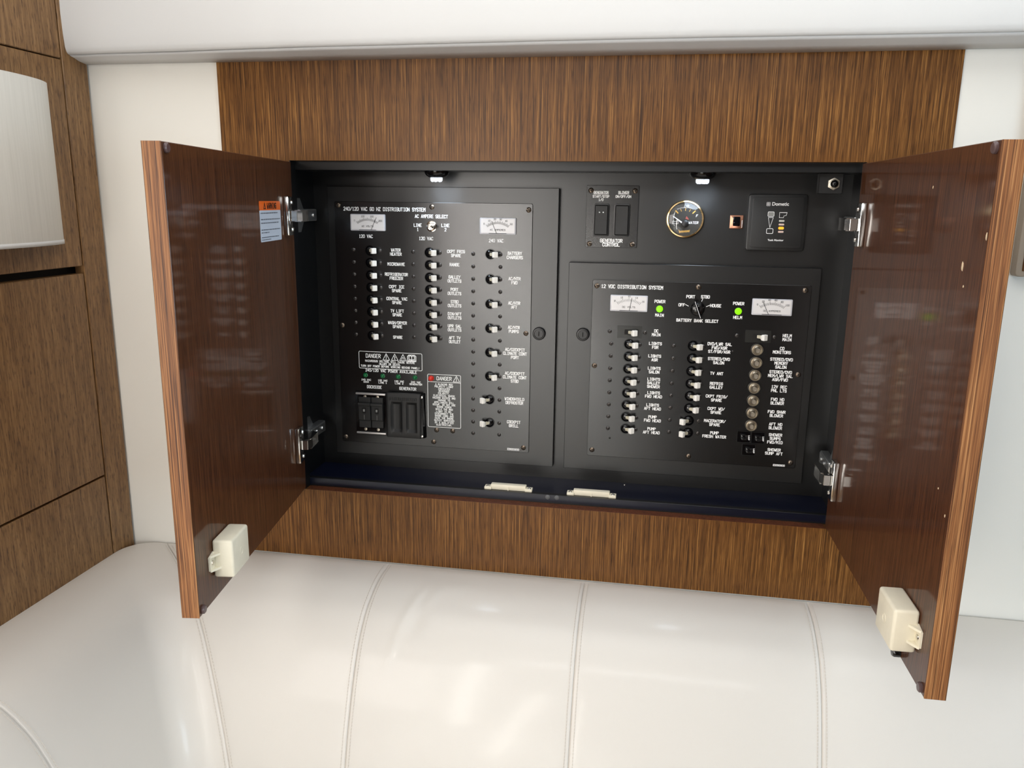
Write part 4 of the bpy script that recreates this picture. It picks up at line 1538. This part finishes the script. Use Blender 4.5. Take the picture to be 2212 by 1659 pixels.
def font_text(parent, s, x, z, y, size, m, name='printed_label', shear=0.0, wide=1.0):
    c = bpy.data.curves.new(name, 'FONT')
    c.body = s
    c.size = size
    c.align_x = 'CENTER'
    c.align_y = 'CENTER'
    c.offset = size * 0.022
    c.shear = shear
    tmp = bpy.data.objects.new(name, c)
    COL.objects.link(tmp)
    bpy.context.view_layer.update()
    me = bpy.data.meshes.new_from_object(tmp.evaluated_get(bpy.context.evaluated_depsgraph_get()))
    bpy.data.objects.remove(tmp)
    me.transform(Matrix.Rotation(PI / 2, 4, 'X') @ Matrix.Scale(wide, 4, (1, 0, 0)))
    me.materials.clear()
    me.materials.append(MATS[m])
    return obj(name, me, parent, (x, y - 0.00015, z))


font_text(tm, 'Dometic', 0.3390, -0.0596, YT, 0.0073, 'print_white')
font_text(tm, 'Tank Monitor', 0.3359, -0.1158, YT, 0.0040, 'print_white', wide=1.08)
x, z = 0.3208, -0.0597
line_part(tm, 'logo_mark', outline(round_rect(x - 0.0025, x + 0.0025, z - 0.0026, z + 0.0026, 0.0006, 2)) + [((x - 0.0024, z + 0.0008), (x + 0.0024, z + 0.0008)), ((x - 0.0024, z - 0.0009), (x + 0.0024, z - 0.0009)), ((x, z - 0.0024), (x, z + 0.0024))], 0.55, YT)
b = MB()
b.slab(0.3213, 0.3305, YT - 0.0001, YT + 0.0001, -0.0788, -0.0716, 0.0012)
obj('tank_symbol', b.mesh('tank_symbol', 'icon_grey'), tm, (0, 0, 0))
line_part(tm, 'tank_outline', outline(round_rect(0.3212, 0.3306, -0.0789, -0.0715, 0.0014, 2)), 0.6, YT)
line_part(tm, 'wedge_symbol', outline([(0.3222, -0.0806), (0.3298, -0.0806), (0.3256, -0.0962)]), 0.55, YT)
line_part(tm, 'tank_outline', outline(round_rect(0.3210, 0.3308, -0.1054, -0.0978, 0.0014, 2)), 0.75, YT)
line_part(tm, 'toilet_symbol', outline([(0.3388, -0.0724), (0.3388, -0.0805), (0.3452, -0.0805), (0.3456, -0.0778), (0.3492, -0.0768), (0.3502, -0.0724)]) + [((0.3402, -0.0728), (0.3500, -0.0728))], 0.6, YT)
for zc, m, h in ((-0.0855, 'bar_grey', 0.0014), (-0.0911, 'bar_pink', 0.0014), (-0.0967, 'amber_lamp', 0.0021), (-0.1025, 'bar_pink', 0.0014)):
    b = MB()
    b.slab(0.3429 - 0.0042, 0.3429 + 0.0042, YT - 0.0003, YT + 0.0001, zc - h, zc + h, h * 0.8)
    o = obj('level_bar', b.mesh('level_bar', m), tm, (0, 0, 0))
    if m == 'amber_lamp':
        o['label'] = 'lit amber level bar'

# ------------------------------------------------------------------ push button in a bracket, top right corner
pb = thing('push_button', 'black push button in a silver hex nut on a small black block', 'button', (0.4010, 0.045, -0.044))
b = MB()
b.box(0.3835, 0.4180, 0.0400, 0.0560, -0.0440, CZ - 0.0003, 0.0008, 1)
obj('block', b.mesh('block', 'black_satin'), pb, (0, 0, 0))
b = MB()
hexp = [(0.4044 + 0.0094 * math.cos(PI / 6 + PI / 3 * k), -0.0293 + 0.0094 * math.sin(PI / 6 + PI / 3 * k)) for k in range(6)]
hexp = [(0.4044 + 0.0094 * math.cos(PI / 2 + PI / 3 * k), -0.0293 + 0.0094 * math.sin(PI / 2 + PI / 3 * k)) for k in range(6)]
b.prism(hexp, 0.0368, 0.0400, 0.0006)
b.lathe([(0.0066, 0.0030), (0.0066, 0.0046), (0.0056, 0.0050), (0.0052, 0.0034)], 24, cx=0.4044, cy=0.0400, cz=-0.0293)
obj('hex_nut', b.mesh('hex_nut', 'nickel', 35), pb, (0, 0, 0))
b = MB()
b.lathe([(0.0050, 0.003), (0.0050, 0.0070), (0.0040, 0.0084), (0.0018, 0.0092), (0, 0.0094)], 20, cx=0.4044, cy=0.0400, cz=-0.0293)
obj('plunger', b.mesh('plunger', 'black_gloss', 60), pb, (0, 0, 0))


# ------------------------------------------------------------------ two little LED lamps under the niche ceiling
def led_lamp(x, label):
    t = thing('led_lamp', label, 'lamp', (x, 0.064, CZ), 'led lamps under the niche ceiling')
    b = MB()
    b.lathe([(0.0205, -0.0002), (0.0200, -0.0030), (0.0175, -0.0068), (0.0130, -0.0096), (0.0100, -0.0104), (0, -0.0104)], 32, axis='z')
    obj('housing', b.mesh('housing', 'black_gloss', 50), t, local=True)
    b = MB()
    b.lathe([(0.0036, 0.0), (0.0036, -0.0034), (0.0030, -0.0052), (0.0016, -0.0064), (0, -0.0068)], 14, axis='z')
    bulb = b.mesh('led_bulb', 'led_white', 60)
    for dx, dy in ((-0.0066, -0.002), (0.0, -0.004), (0.0066, -0.002), (-0.0035, 0.0045), (0.0035, 0.0045)):
        obj('led_bulb', bulb, t, (dx, dy, -0.0103), local=True)
    l = bpy.data.lights.new('led_light', 'SPOT')
    l.energy = 1.1
    l.color = (0.72, 0.85, 1.0)
    l.spot_size = math.radians(168)
    l.spot_blend = 0.25
    l.shadow_soft_size = 0.03
    lo = bpy.data.objects.new('led_light', l)
    COL.objects.link(lo)
    lo.location = (x, 0.064, CZ - 0.0195)
    return t


led_lamp(-0.2115, 'left of the two lit led lamps under the top of the recess')
led_lamp(0.2150, 'right of the two lit led lamps, above the water gauge')


# ------------------------------------------------------------------ two white reed-type strikes on the niche floor
def strike(xc, label):
    t = thing('latch_strike', label, 'latch', (xc, 0.031, FZ), 'white strikes on the niche floor')
    b = MB()
    b.box(-0.0305, 0.0305, -0.0035, 0.0075, 0.0002, 0.0095, 0.0010, 2)
    b.box(-0.0010, 0.0010, -0.0050, -0.0030, 0.0002, 0.0060)
    obj('bar', b.mesh('bar', 'white_plastic', 40), t, local=True)
    for s in (-1, 1):
        b = MB()
        b.box(s * 0.0290, s * 0.0415, -0.0060, 0.0075, 0.0002, 0.0052, 0.0010, 2)
        tb = obj('end_tab', b.mesh('end_tab', 'white_plastic', 40), t, local=True)
        b = MB()
        b.lathe([(0.0030, 0), (0.0026, 0.0008), (0, 0.0011)], 12, axis='z', cx=s * 0.036, cz=0.0052)
        obj('screw', b.mesh('screw', 'chrome', 40), tb, local=True)
    return t


strike(-0.0800, 'white plastic strike on the niche floor below the left panel')
strike(0.0625, 'white plastic strike on the niche floor below the right panel')
